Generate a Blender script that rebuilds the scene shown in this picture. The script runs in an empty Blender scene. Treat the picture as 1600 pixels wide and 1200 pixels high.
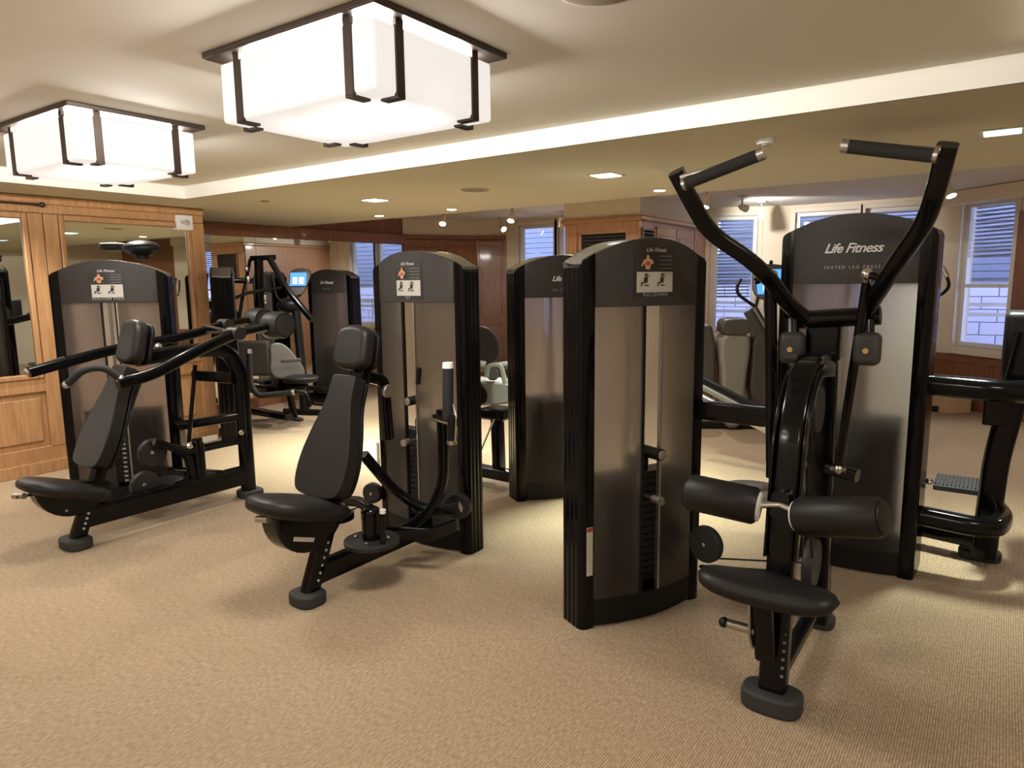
import bpy, bmesh, math, random
import numpy as np
from mathutils import Matrix, Vector
random.seed(7)
SC = bpy.context.scene
COL = SC.collection

# ------------------------------------------------------------------ survey: camera of the photograph (1600x1200)
FPX = 1090.0
_roll = -math.atan(86/7300.); _pitch = math.atan(160/1090.); _yaw = math.radians(35.1)
CAM = np.array([0, 0, 1.53])
F_ = np.array([-math.sin(_yaw)*math.cos(_pitch), math.cos(_yaw)*math.cos(_pitch), -math.sin(_pitch)])
_R0 = np.array([math.cos(_yaw), math.sin(_yaw), 0]); _U0 = np.cross(_R0, F_)
R_ = _R0*math.cos(_roll)+_U0*math.sin(_roll); U_ = -_R0*math.sin(_roll)+_U0*math.cos(_roll)
def ray(x, y): return F_+R_*(x-800)/FPX-U_*(y-600)/FPX
def Zp(x, y, z):
    d = ray(x, y); return CAM+(z-CAM[2])/d[2]*d            # on the horizontal plane at height z
def Pp(x, y, p, n):
    d = ray(x, y); n = np.array([n[0], n[1], 0.]); p = np.array([p[0], p[1], 0.])
    return CAM+((p-CAM)@n)/(d@n)*d                          # on a vertical plane
def PX(x, y, X): return Pp(x, y, (X, 0), (1, 0))
def PY(x, y, Y): return Pp(x, y, (0, Y), (0, 1))
def Dp(x, y, dep): return CAM+ray(x, y)*dep

cam = bpy.data.cameras.new('camera'); co = bpy.data.objects.new('camera', cam); COL.objects.link(co)
co.matrix_world = Matrix(((R_[0], U_[0], -F_[0], 0), (R_[1], U_[1], -F_[1], 0), (R_[2], U_[2], -F_[2], 1.53), (0, 0, 0, 1)))
cam.sensor_fit = 'HORIZONTAL'; cam.sensor_width = 36; cam.lens = 36*FPX/1600; cam.clip_start = .05
SC.camera = co
SC.view_settings.view_transform = 'Standard'; SC.view_settings.look = 'None'
SC.view_settings.gamma = 1; SC.view_settings.use_curve_mapping = False
SC.view_settings.exposure = 0.78
SC.cycles.max_bounces = 8; SC.cycles.diffuse_bounces = 4; SC.cycles.glossy_bounces = 4
SC.cycles.transmission_bounces = 6; SC.cycles.transparent_max_bounces = 12
SC.cycles.sample_clamp_indirect = 6; SC.cycles.caustics_reflective = False; SC.cycles.caustics_refractive = False

W = bpy.data.worlds.new('dusk_sky'); SC.world = W; W.use_nodes = True
W.node_tree.nodes['Background'].inputs[0].default_value = (.52, .60, 1.0, 1)
W.node_tree.nodes['Background'].inputs[1].default_value = 4.6

WARM = (1.0, .945, .87); COOL = (.88, 1.0, .88)
def area(name, loc, sx, sy, power, col, spread=math.pi, rot=(0, 0, 0)):
    l = bpy.data.lights.new(name, 'AREA'); l.shape = 'RECTANGLE'; l.size = sx; l.size_y = sy
    l.energy = power; l.color = col; l.spread = spread
    o = bpy.data.objects.new(name, l); COL.objects.link(o); o.location = loc; o.rotation_euler = rot; return o
def spot(name, loc, power, col, ang=1.6, blend=.6, rot=(0, 0, 0), rad=.03):
    l = bpy.data.lights.new(name, 'SPOT'); l.energy = power; l.color = col; l.spot_size = ang; l.spot_blend = blend
    l.shadow_soft_size = rad
    o = bpy.data.objects.new(name, l); COL.objects.link(o); o.location = loc; o.rotation_euler = rot; return o
FIX = [(-2.0, 1.88), (-3.95, 1.88), (-2.0, -1.1), (-3.95, -1.1), (-.05, -1.1), (1.0, 1.7)]  # first pair in view; the rest added out of view as fill
for x, y in FIX:
    area('fixture_light', (x, y, 2.105), .55, .35, 17, WARM)
    for k in range(4):                                  # hidden strips added over the glass box to wash the ceiling
        a = k*math.pi/2; hx, hy = (.33, .23)
        area('added_gap_strip', (x+hx*math.cos(a), y+hy*math.sin(a), 2.332), .46 if k % 2 == 0 else .62, .014, 17, WARM, rot=(math.pi/2, 0, a-math.pi/2))
for x, y in [(-2.34, 4.5), (-.07, 4.5), (-4.62, 4.5)]: area('panel_light', (x, y, 2.245), .16, .16, 12 if x > -1 else 32, COOL, 1.35)
for x, y in [(-4.6, 5.53), (-5.62, 5.53), (-2.37, 5.5), (-5.3, 2.62), (-6.1, 4.9), (-6.12, 1.9), (-6.1, .6), (1.6, 6.2)]:  # later spots are added without fittings, for wall wash and right fill
    spot('downlight_and_fill', (x, y, 2.235), 60, WARM, 2.4, .8)

# ------------------------------------------------------------------ materials
def mat(name, col, rough=.5, metal=0, coat=0, spec=.5, emit=None, es=0, bump=None, var=None, sheen=0):
    m = bpy.data.materials.new(name); m.use_nodes = True; nt = m.node_tree; b = nt.nodes['Principled BSDF']
    b.inputs['Base Color'].default_value = (*col, 1); b.inputs['Roughness'].default_value = rough
    b.inputs['Metallic'].default_value = metal; b.inputs['Coat Weight'].default_value = coat
    b.inputs['Coat Roughness'].default_value = .06; b.inputs['Specular IOR Level'].default_value = spec
    b.inputs['Sheen Weight'].default_value = sheen
    if emit: b.inputs['Emission Color'].default_value = (*emit, 1); b.inputs['Emission Strength'].default_value = es
    tc = nt.nodes.new('ShaderNodeTexCoord')
    if var:                                             # (scale, amount) gentle mottling
        n = nt.nodes.new('ShaderNodeTexNoise'); n.inputs['Scale'].default_value = var[0]; n.inputs['Detail'].default_value = 4
        r = nt.nodes.new('ShaderNodeMix'); r.data_type = 'RGBA'
        nt.links.new(tc.outputs['Object'], n.inputs['Vector']); nt.links.new(n.outputs['Fac'], r.inputs['Factor'])
        k = var[1]
        r.inputs['A'].default_value = (*[c*(1-k) for c in col], 1); r.inputs['B'].default_value = (*[min(1, c*(1+k)) for c in col], 1)
        nt.links.new(r.outputs['Result'], b.inputs['Base Color'])
    if bump:                                            # (scale, strength)
        n = nt.nodes.new('ShaderNodeTexNoise'); n.inputs['Scale'].default_value = bump[0]; n.inputs['Detail'].default_value = 3
        bn = nt.nodes.new('ShaderNodeBump'); bn.inputs['Strength'].default_value = bump[1]; bn.inputs['Distance'].default_value = .002
        nt.links.new(tc.outputs['Object'], n.inputs['Vector']); nt.links.new(n.outputs['Fac'], bn.inputs['Height'])
        nt.links.new(bn.outputs['Normal'], b.inputs['Normal'])
    return m
def wood(name, c1, c2, rough=.38):
    m = mat(name, c1, rough, coat=.25); nt = m.node_tree; b = nt.nodes['Principled BSDF']
    tc = nt.nodes.new('ShaderNodeTexCoord'); mp = nt.nodes.new('ShaderNodeMapping'); mp.inputs['Scale'].default_value = (14, 14, .9)
    n = nt.nodes.new('ShaderNodeTexNoise'); n.inputs['Scale'].default_value = 3.5; n.inputs['Detail'].default_value = 7; n.inputs['Distortion'].default_value = .6
    r = nt.nodes.new('ShaderNodeValToRGB'); r.color_ramp.elements[0].position = .32; r.color_ramp.elements[1].position = .68
    r.color_ramp.elements[0].color = (*c2, 1); r.color_ramp.elements[1].color = (*c1, 1)
    L = nt.links.new
    L(tc.outputs['Object'], mp.inputs['Vector']); L(mp.outputs['Vector'], n.inputs['Vector']); L(n.outputs['Fac'], r.inputs['Fac']); L(r.outputs['Color'], b.inputs['Base Color'])
    return m
M = dict(
    black=mat('black gloss paint', (.003, .003, .0035), .16, spec=.20, coat=.10),
    column=mat('black gloss moulding', (.003, .003, .0035), .12, spec=.16, coat=.06),
    satin=mat('black satin plastic', (.007, .0068, .0068), .42, spec=.2),
    header=mat('charcoal header plastic', (.038, .034, .031), .5, spec=.3, bump=(900, .15)),
    cap=mat('charcoal glossy cap', (.10, .098, .09), .25, coat=.5),
    rubber=mat('grey rubber', (.024, .023, .022), .75, bump=(300, .2)),
    grip=mat('black foam grip', (.012, .0115, .0115), .8, bump=(700, .5)),
    leather=mat('black upholstery', (.011, .0098, .0092), .42, spec=.26, bump=(420, .30)),
    litpad=mat('upholstery painted as lit', (.13, .125, .11), .5, bump=(420, .25)),  # bright light on the chest press pads, painted in as grey
    chrome=mat('polished steel', (.62, .60, .56), .22, 1),
    alu=mat('brushed aluminium', (.45, .43, .40), .38, 1),
    iron=mat('dark weight plate', (.012, .012, .012), .5),
    disc=mat('dark grey moulded disc', (.02, .019, .018), .5, spec=.3),
    white=mat('white print', (.72, .72, .70), .5),
    silver=mat('silver print', (.42, .41, .40), .45),
    dimsilver=mat('dim silver print', (.16, .155, .15), .5),
    blackprint=mat('black print', (.012, .012, .012), .45),
    paper=mat('pale print', (.50, .48, .43), .5),
    skin=mat('skin tone print', (.55, .28, .15), .5), red=mat('red print', (.35, .06, .04), .5),
    maple=wood('light cabinet wood', (.50, .27, .145), (.38, .19, .10)),
    oak=wood('oak panelling', (.50, .285, .135), (.36, .185, .08)),
    cherry=wood('cherry panelling', (.29, .125, .06), (.19, .075, .034)),
    plaster=mat('cream painted plaster', (.70, .62, .50), .85, bump=(60, .06), var=(1.5, .03)),
    ceil=mat('ceiling paint', (.78, .76, .70), .85, bump=(60, .05), var=(.8, .03)),
    soffit=mat('soffit paint', (.66, .62, .50), .85, bump=(60, .05)),
    wallcream=mat('pale cream wall paint', (.80, .71, .56), .8),
    trimw=mat('cream trim paint', (.74, .68, .58), .5),
    upvc=mat('white window frame', (.78, .78, .80), .35),
    bronze=mat('dark bronze metal', (.055, .038, .03), .38, .6),
    shade=mat('lit opal glass', (.30, .29, .28), .35, emit=(1.0, .95, .90), es=.50),
    warmglow=mat('lit warm lamp', (.9, .8, .7), .3, emit=(1.0, .84, .62), es=14),
    coolglow=mat('lit cool panel', (.9, .9, .9), .3, emit=(.78, 1.0, .93), es=5),
    exitglow=mat('lit mint panel', (.6, .9, .85), .3, emit=(.45, .95, .85), es=1.1),
    screen=mat('lit blue screen', (.02, .05, .1), .2, emit=(.08, .30, .85), es=1.0),
    screenw=mat('lit white screen graphics', (.5, .5, .5), .2, emit=(.7, .85, 1), es=1.0),
    spk=mat('taupe speaker grille', (.30, .26, .20), .7),
    greyplast=mat('light grey plastic', (.21, .20, .165), .45),
    darkplast=mat('dark taupe plastic', (.06, .054, .045), .45),
    vent=mat('dark vent louvre', (.03, .026, .024), .5), ventback=mat('vent void', (.01, .009, .009), .9),
    brick=mat('pale glazed brick', (.50, .48, .56), .7, var=(8, .12)), mortar=mat('mortar', (.33, .32, .36), .9),
    siding=mat('grey blue louvre', (.15, .165, .22), .6), blind=mat('pale blue blind slat', (.46, .49, .62), .6), darkglass=mat('dark window', (.05, .06, .09), .1),
    wbox=mat('pale wooden box', (.66, .47, .28), .6), outground=mat('street paving', (.2, .2, .22), .9),
    label=mat('warning label', (.60, .58, .53), .5), bluebar=mat('teal gloss paint', (.02, .10, .13), .15, coat=.8),
    green=mat('lit green sign', (.1, .5, .05), .4, emit=(.25, .9, .1), es=1.2),
    gold=mat('dull brass', (.5, .38, .18), .35, 1),
)
def opal():
    # two bulbs glow through the bottom of the opal box
    nt = M['shade'].node_tree; b = nt.nodes['Principled BSDF']; L = nt.links.new; tc = nt.nodes.new('ShaderNodeTexCoord'); last = None
    for sx in (-.13, .13):
        d = nt.nodes.new('ShaderNodeVectorMath'); d.operation = 'DISTANCE'; d.inputs[1].default_value = (sx, 0, -.245); L(tc.outputs['Object'], d.inputs[0])
        mr = nt.nodes.new('ShaderNodeMapRange'); mr.interpolation_type = 'SMOOTHSTEP'; mr.inputs[1].default_value = .02; mr.inputs[2].default_value = .30
        mr.inputs[3].default_value = .75; mr.inputs[4].default_value = 0 if last else .45; L(d.outputs['Value'], mr.inputs[0])
        if last is None: last = mr.outputs[0]
        else:
            ad = nt.nodes.new('ShaderNodeMath'); ad.operation = 'ADD'; L(last, ad.inputs[0]); L(mr.outputs[0], ad.inputs[1]); last = ad.outputs[0]
    L(last, b.inputs['Emission Strength'])
opal()
def mirror_mat():
    m = bpy.data.materials.new('mirror'); m.use_nodes = True; b = m.node_tree.nodes['Principled BSDF']
    b.inputs['Base Color'].default_value = (.80, .83, .78, 1); b.inputs['Metallic'].default_value = 1; b.inputs['Roughness'].default_value = .008; return m
M['mirror'] = mirror_mat()
def glass_mat():
    m = bpy.data.materials.new('window glass'); m.use_nodes = True; nt = m.node_tree; nt.nodes.clear()
    o = nt.nodes.new('ShaderNodeOutputMaterial'); mx = nt.nodes.new('ShaderNodeMixShader'); t = nt.nodes.new('ShaderNodeBsdfTransparent')
    g = nt.nodes.new('ShaderNodeBsdfGlossy'); g.inputs['Roughness'].default_value = .02; f = nt.nodes.new('ShaderNodeLayerWeight'); f.inputs[0].default_value = .12
    t.inputs[0].default_value = (.93, .96, .98, 1)
    L = nt.links.new; L(f.outputs['Facing'], mx.inputs[0]); L(t.outputs[0], mx.inputs[1]); L(g.outputs[0], mx.inputs[2]); L(mx.outputs[0], o.inputs[0]); return m
M['glass'] = glass_mat()
def smoke_mat():
    # frosted smoke plastic: a blurred view of what is behind, so the weight stack darkens the lower part
    m = bpy.data.materials.new('frosted smoke plastic'); m.use_nodes = True; nt = m.node_tree; nt.nodes.clear()
    o = nt.nodes.new('ShaderNodeOutputMaterial'); L = nt.links.new
    def mix(f, a, b):
        x = nt.nodes.new('ShaderNodeMixShader'); x.inputs[0].default_value = f; L(a.outputs[0], x.inputs[1]); L(b.outputs[0], x.inputs[2]); return x
    rf = nt.nodes.new('ShaderNodeBsdfRefraction'); rf.inputs['Color'].default_value = (.92, .88, .85, 1); rf.inputs['Roughness'].default_value = .42; rf.inputs['IOR'].default_value = 1.25
    tr = nt.nodes.new('ShaderNodeBsdfTranslucent'); tr.inputs[0].default_value = (.88, .84, .80, 1)
    df = nt.nodes.new('ShaderNodeBsdfDiffuse'); df.inputs[0].default_value = (.20, .185, .175, 1)
    tp = nt.nodes.new('ShaderNodeBsdfTransparent'); tp.inputs[0].default_value = (.9, .88, .86, 1)
    gl = nt.nodes.new('ShaderNodeBsdfGlossy'); gl.inputs[0].default_value = (.35, .36, .37, 1); gl.inputs['Roughness'].default_value = .32
    c = mix(.07, mix(.12, mix(.34, rf, tr), tp), df)
    fr = nt.nodes.new('ShaderNodeLayerWeight'); fr.inputs[0].default_value = .18
    x = nt.nodes.new('ShaderNodeMixShader'); L(fr.outputs['Facing'], x.inputs[0]); L(c.outputs[0], x.inputs[1]); L(gl.outputs[0], x.inputs[2])
    L(x.outputs[0], o.inputs[0]); return m
M['smoke'] = smoke_mat()
def clear_mat():
    m = bpy.data.materials.new('clear smoke plastic'); m.use_nodes = True; nt = m.node_tree; nt.nodes.clear(); L = nt.links.new
    o = nt.nodes.new('ShaderNodeOutputMaterial'); tr = nt.nodes.new('ShaderNodeBsdfTranslucent'); tr.inputs[0].default_value = (.86, .80, .76, 1)
    tp = nt.nodes.new('ShaderNodeBsdfTransparent'); tp.inputs[0].default_value = (.93, .92, .9, 1); x = nt.nodes.new('ShaderNodeMixShader'); x.inputs[0].default_value = .62
    L(tr.outputs[0], x.inputs[1]); L(tp.outputs[0], x.inputs[2]); L(x.outputs[0], o.inputs[0]); return m
M['clear'] = clear_mat()
def carpet_mat():
    m = bpy.data.materials.new('woven sisal carpet'); m.use_nodes = True; nt = m.node_tree; b = nt.nodes['Principled BSDF']; L = nt.links.new
    b.inputs['Roughness'].default_value = .8; b.inputs['Specular IOR Level'].default_value = .25; b.inputs['Sheen Weight'].default_value = .15
    tc = nt.nodes.new('ShaderNodeTexCoord')
    def noise(scale, sc, det=3):
        mp = nt.nodes.new('ShaderNodeMapping'); mp.inputs['Scale'].default_value = scale
        n = nt.nodes.new('ShaderNodeTexNoise'); n.inputs['Scale'].default_value = sc; n.inputs['Detail'].default_value = det
        L(tc.outputs['Object'], mp.inputs['Vector']); L(mp.outputs['Vector'], n.inputs['Vector']); return n
    wv = nt.nodes.new('ShaderNodeTexWave'); wv.bands_direction = 'X'; wv.inputs['Scale'].default_value = 36; wv.inputs['Distortion'].default_value = .35
    wv.inputs['Detail'].default_value = 1; wv.inputs['Detail Scale'].default_value = 3; L(tc.outputs['Object'], wv.inputs['Vector'])
    slub = noise((1, .35, 1), 120, 2); big = noise((1, 1, 1), 1.1, 3); cross = noise((.12, 1, 1), 90, 2)
    def mix(f, A, B, mode='MIX', fac=None):
        x = nt.nodes.new('ShaderNodeMix'); x.data_type = 'RGBA'; x.blend_type = mode
        if f is not None: L(f, x.inputs['Factor'])
        else: x.inputs['Factor'].default_value = fac
        for s, v in (('A', A), ('B', B)):
            if isinstance(v, tuple): x.inputs[s].default_value = (*v, 1)
            else: L(v, x.inputs[s])
        return x.outputs['Result']
    r1 = nt.nodes.new('ShaderNodeValToRGB'); r1.color_ramp.elements[0].position = .35; r1.color_ramp.elements[1].position = .65; L(slub.outputs['Fac'], r1.inputs[0])
    c1 = mix(r1.outputs['Color'], (.31, .210, .118), (.51, .385, .245))
    rw = nt.nodes.new('ShaderNodeValToRGB'); rw.color_ramp.elements[0].position = .06; rw.color_ramp.elements[1].position = .42; L(wv.outputs['Fac'], rw.inputs[0])
    c2 = mix(rw.outputs['Color'], (.10, .062, .034), c1)
    c2 = mix(None, c1, c2, fac=.72)
    c3 = mix(cross.outputs['Fac'], c2, (.45, .335, .205)); c3 = mix(None, c2, c3, fac=.32)
    c4 = mix(big.outputs['Fac'], (.86, .84, .80), (1.0, 1.0, 1.0)); c5 = mix(None, c3, c4, 'MULTIPLY', 1)
    L(c5, b.inputs['Base Color'])
    bn = nt.nodes.new('ShaderNodeBump'); bn.inputs['Strength'].default_value = .7; bn.inputs['Distance'].default_value = .003
    L(wv.outputs['Fac'], bn.inputs['Height'])
    bn2 = nt.nodes.new('ShaderNodeBump'); bn2.inputs['Strength'].default_value = .5; bn2.inputs['Distance'].default_value = .002
    L(slub.outputs['Fac'], bn2.inputs['Height']); L(bn.outputs['Normal'], bn2.inputs['Normal']); L(bn2.outputs['Normal'], b.inputs['Normal'])
    return m
M['carpet'] = carpet_mat()

# ------------------------------------------------------------------ mesh helpers (everything is given in world metres)
ORG = {}
def V(*a): return np.array(a, float)
def unit(v): v = np.asarray(v, float); return v/(np.linalg.norm(v)+1e-12)
def thing(name, label, cat, loc, group=None):
    o = bpy.data.objects.new(name, None); COL.objects.link(o); o.location = loc; o.empty_display_size = .1
    o['label'] = label; o['category'] = cat
    if group: o['group'] = group
    ORG[o.name] = V(*loc); return o
class MB:
    def __init__(s): s.v = []; s.f = []
    def add(s, vs, fs):
        n = len(s.v); s.v += [tuple(map(float, v)) for v in vs]; s.f += [tuple(i+n for i in f) for f in fs]; return s
    def box(s, c, size, ax=None):
        ax = ax if ax is not None else (V(1, 0, 0), V(0, 1, 0), V(0, 0, 1)); c = np.asarray(c, float); vs = []
        for k in (-.5, .5):
            for a, b in ((-.5, -.5), (.5, -.5), (.5, .5), (-.5, .5)): vs.append(c+ax[0]*a*size[0]+ax[1]*b*size[1]+ax[2]*k*size[2])
        return s.add(vs, [(3, 2, 1, 0), (4, 5, 6, 7), (0, 1, 5, 4), (1, 2, 6, 5), (2, 3, 7, 6), (3, 0, 4, 7)])
    def b2(s, lo, hi): lo = np.array(lo, float); hi = np.array(hi, float); return s.box((lo+hi)/2, hi-lo)
    def prism(s, pts, vec, ):
        n = len(pts); vec = np.asarray(vec, float); P = [np.asarray(p, float) for p in pts]
        return s.add(P+[p+vec for p in P], [tuple(range(n-1, -1, -1)), tuple(range(n, 2*n))]+[(i, (i+1) % n, n+(i+1) % n, n+i) for i in range(n)])
    def cyl(s, p0, p1, r, r2=None, seg=20, rings=None):
        # rings: list of (t, radius) along the axis
        p0 = np.asarray(p0, float); p1 = np.asarray(p1, float); d = unit(p1-p0)
        a = unit(np.cross(d, V(0, 0, 1) if abs(d[2]) < .9 else V(1, 0, 0))); b = np.cross(d, a)
        rings = rings or [(0, r), (1, r if r2 is None else r2)]; vs = []; fs = []
        for t, rr in rings:
            for i in range(seg):
                an = 2*math.pi*i/seg; vs.append(p0+(p1-p0)*t+(a*math.cos(an)+b*math.sin(an))*rr)
        for k in range(len(rings)-1):
            for i in range(seg): j = (i+1) % seg; fs.append((k*seg+i, k*seg+j, (k+1)*seg+j, (k+1)*seg+i))
        fs += [tuple(range(seg-1, -1, -1)), tuple((len(rings)-1)*seg+i for i in range(seg))]
        return s.add(vs, fs)
    def disc(s, c, axis, r, t, seg=28, ch=.12):
        c = np.asarray(c, float); ax = unit(axis)*t/2; e = min(ch, .4)
        return s.cyl(c-ax, c+ax, r, seg=seg, rings=[(0, r*(1-e)), (.18, r), (.82, r), (1, r*(1-e))])
    def sweep(s, path, w, h, side=None, rad=0, rr=.3, seg=5, cs=4, closed_ends=True):
        # rounded-rectangle tube: w across `side`, h across the other way; corners of the path filleted by rad
        P = [np.asarray(p, float) for p in path]; Q = [P[0]]
        for i in range(1, len(P)-1):
            a, b, c = P[i-1], P[i], P[i+1]; R = rad
            if R <= 0: Q.append(b); continue
            R = min(R, .48*np.linalg.norm(b-a), .48*np.linalg.norm(c-b)); p0 = b+unit(a-b)*R; p1 = b+unit(c-b)*R
            for k in range(seg+1): t = k/seg; Q.append((1-t)**2*p0+2*t*(1-t)*b+t*t*p1)
        Q.append(P[-1])
        if side is None:
            n = None
            for i in range(1, len(P)-1):
                c = np.cross(P[i]-P[i-1], P[i+1]-P[i])
                if np.linalg.norm(c) > 1e-6: n = unit(c); break
            if n is None:
                d = unit(P[-1]-P[0]); n = unit(np.cross(d, V(0, 0, 1) if abs(d[2]) < .9 else V(1, 0, 0)))
            side = n
        side = np.asarray(side, float); r = min(w, h)*rr; prof = []
        for cx, cy, a0 in ((w/2-r, h/2-r, 0), (-w/2+r, h/2-r, 90), (-w/2+r, -h/2+r, 180), (w/2-r, -h/2+r, 270)):
            for k in range(cs+1): an = math.radians(a0+90*k/cs); prof.append((cx+r*math.cos(an), cy+r*math.sin(an)))
        m = len(prof); vs = []; fs = []
        for i, q in enumerate(Q):
            t0 = unit(q-Q[i-1]) if i > 0 else unit(Q[1]-q); t1 = unit(Q[i+1]-q) if i < len(Q)-1 else t0
            t = unit(t0+t1); sd = unit(side-t*(side@t)); up = np.cross(t, sd); k = 1/max(.35, math.sqrt(max(.12, (1+t0@t1)/2)))
            for x, y in prof: vs.append(q+sd*x+up*y*k)
        for i in range(len(Q)-1):
            for j in range(m): j2 = (j+1) % m; fs.append((i*m+j, i*m+j2, (i+1)*m+j2, (i+1)*m+j))
        fs += [tuple(range(m-1, -1, -1)), tuple((len(Q)-1)*m+i for i in range(m))]
        return s.add(vs, fs)
    def tube(s, path, r, rad=.06, cs=3, side=None): return s.sweep(path, 2*r, 2*r, side=side, rad=rad, rr=.5, cs=cs)
    def ell(s, c, r, ax=None, nu=20, nv=12, pw=1.0):
        ax = ax if ax is not None else (V(1, 0, 0), V(0, 1, 0), V(0, 0, 1)); c = np.asarray(c, float); vs = []; fs = []
        sg = lambda x: math.copysign(abs(x)**pw, x)
        for i in range(nv+1):
            ph = math.pi*i/nv
            for j in range(nu):
                th = 2*math.pi*j/nu
                vs.append(c+ax[0]*r[0]*sg(math.sin(ph))*sg(math.cos(th))+ax[1]*r[1]*sg(math.sin(ph))*sg(math.sin(th))+ax[2]*r[2]*sg(math.cos(ph)))
        for i in range(nv):
            for j in range(nu): j2 = (j+1) % nu; fs.append((i*nu+j, (i+1)*nu+j, (i+1)*nu+j2, i*nu+j2))
        return s.add(vs, fs)
    def build(s, name, m, parent=None, bevel=0, bseg=3, smooth=True, sharp=40, subd=0, org=None):
        o = ORG[parent.name] if parent is not None else (V(*org) if org is not None else V(0, 0, 0))
        me = bpy.data.meshes.new(name); me.from_pydata([tuple(np.array(v)-o) for v in s.v], [], s.f); me.update()
        bm = bmesh.new(); bm.from_mesh(me); bmesh.ops.remove_doubles(bm, verts=bm.verts, dist=1e-6); bmesh.ops.recalc_face_normals(bm, faces=bm.faces); bm.to_mesh(me); bm.free()
        me.materials.append(M[m]); ob = bpy.data.objects.new(name, me); COL.objects.link(ob)
        if smooth: me.shade_smooth(); me.set_sharp_from_angle(angle=math.radians(sharp))
        if bevel:
            b = ob.modifiers.new('bevel', 'BEVEL'); b.width = bevel; b.segments = bseg; b.limit_method = 'ANGLE'; b.angle_limit = math.radians(35)
            b.harden_normals = False; me.shade_smooth(); me.set_sharp_from_angle(angle=math.radians(75))
        if subd: sd = ob.modifiers.new('subd', 'SUBSURF'); sd.levels = subd; sd.render_levels = subd
        if parent is not None: ob.parent = parent
        elif org is not None: ob.location = org
        ORG[ob.name] = o; return ob
def tag(o, label=None, cat=None, group=None, kind=None):
    if label: o['label'] = label
    if cat: o['category'] = cat
    if group: o['group'] = group
    if kind: o['kind'] = kind
    return o
def struct(o): o['kind'] = 'structure'; return o
def copy_tree(o, parent=None, delta=None):
    c = o.copy(); COL.objects.link(c)
    if parent is not None: c.parent = parent
    elif delta is not None: c.location = Vector(o.location)+Vector(delta)
    for ch in [x for x in COL.objects if x.parent == o]: copy_tree(ch, c)
    return c
def text_mesh(name, body, size, fn, m, parent, shear=0, space=1.0, bold=0, align='CENTER'):
    cu = bpy.data.curves.new(name, 'FONT'); cu.body = body; cu.size = size; cu.shear = shear; cu.space_character = space
    cu.align_x = align; cu.offset = bold; cu.resolution_u = 3
    t = bpy.data.objects.new('tmp_text', cu); COL.objects.link(t); dg = bpy.context.evaluated_depsgraph_get()
    me = bpy.data.meshes.new_from_object(t.evaluated_get(dg)); bpy.data.objects.remove(t)
    o = ORG[parent.name]; n = len(me.vertices); vs = []; fs = [tuple(p.vertices) for p in me.polygons]
    for v in me.vertices: vs.append(tuple(np.array(fn(v.co.x, v.co.y))-o))
    m2 = bpy.data.meshes.new(name); m2.from_pydata(vs, [], fs); m2.materials.append(M[m])
    ob = bpy.data.objects.new(name, m2); COL.objects.link(ob); ob.parent = parent; ORG[ob.name] = o; return ob
def slab(outline, O, ex, ey, thick, name, m, parent, bevel=.02, bseg=4):
    """cushion: closed 2D outline in the plane (ex, ey) at O, extruded both ways along ex x ey"""
    en = unit(np.cross(ex, ey)); b = MB(); pts = [O+ex*p[0]+ey*p[1]-en*thick/2 for p in outline]
    b.prism(pts, en*thick); return b.build(name, m, parent, bevel=bevel, bseg=bseg)
def smooth_poly(pts, n=3):
    for _ in range(n):
        q = []
        for i in range(len(pts)):
            a = np.array(pts[i]); b = np.array(pts[(i+1) % len(pts)]); q += [tuple(a*.75+b*.25), tuple(a*.25+b*.75)]
        pts = q
    return pts

# ------------------------------------------------------------------ the room
ZC, ZS, ZF = 2.36, 2.26, 2.50        # main ceiling, dropped soffit, far ceiling
XL = -6.45                           # oak wall on the left
YS0, YS1 = 3.42, 5.9                 # soffit front and back
YN, XR = -3.2, 3.2
b = MB(); b.b2((-9.5, YN-.3, -.12), (4.2, 11.5, 0)); struct(b.build('floor', 'carpet', smooth=False))
b = MB(); b.b2((-5.79, YN, ZC), (XR, YS0+.02, ZC+.15)); struct(b.build('ceiling', 'ceil', smooth=False))
b = MB(); b.b2((-9.5, YS1, ZF), (4.2, 11.5, ZF+.12)); struct(b.build('ceiling', 'ceil', smooth=False))
b = MB(); b.b2((-9.5, YS0, ZS), (XR, YS1, ZF+.12)); struct(b.build('ceiling', 'soffit', smooth=False))
b = MB(); b.b2((-9.5, YN, ZS), (-5.79, YS0, ZF+.12)); struct(b.build('ceiling', 'soffit', smooth=False))
# cove moulding along the soffit edge
cv = [(.01, 0), (.01, .101), (-.034, .101), (-.014, .04), (-.004, .0)]
b = MB(); b.prism([V(-5.79, YS0+p[0]-.0, ZS+p[1]) for p in cv], V(9, 0, 0)); struct(b.build('trim_1', 'ceil'))
b = MB(); b.prism([V(-5.79-p[0], YN, ZS+p[1]) for p in cv], V(0, YS0-YN, 0)); struct(b.build('trim_2', 'ceil'))
b = MB(); b.b2((.02, .9, ZS-.0), (.30, 3.2, ZC+.01)); struct(b.build('trim_3', 'soffit', bevel=.004))
# closing walls out of frame
b = MB(); b.b2((-9.5, YN-.2, 0), (XR, YN, ZF)); struct(b.build('wall_near', 'plaster', smooth=False))
b = MB(); b.b2((XR, YN-.2, 0), (XR+.2, 8, ZF)); struct(b.build('wall_right', 'plaster', smooth=False))

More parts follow.
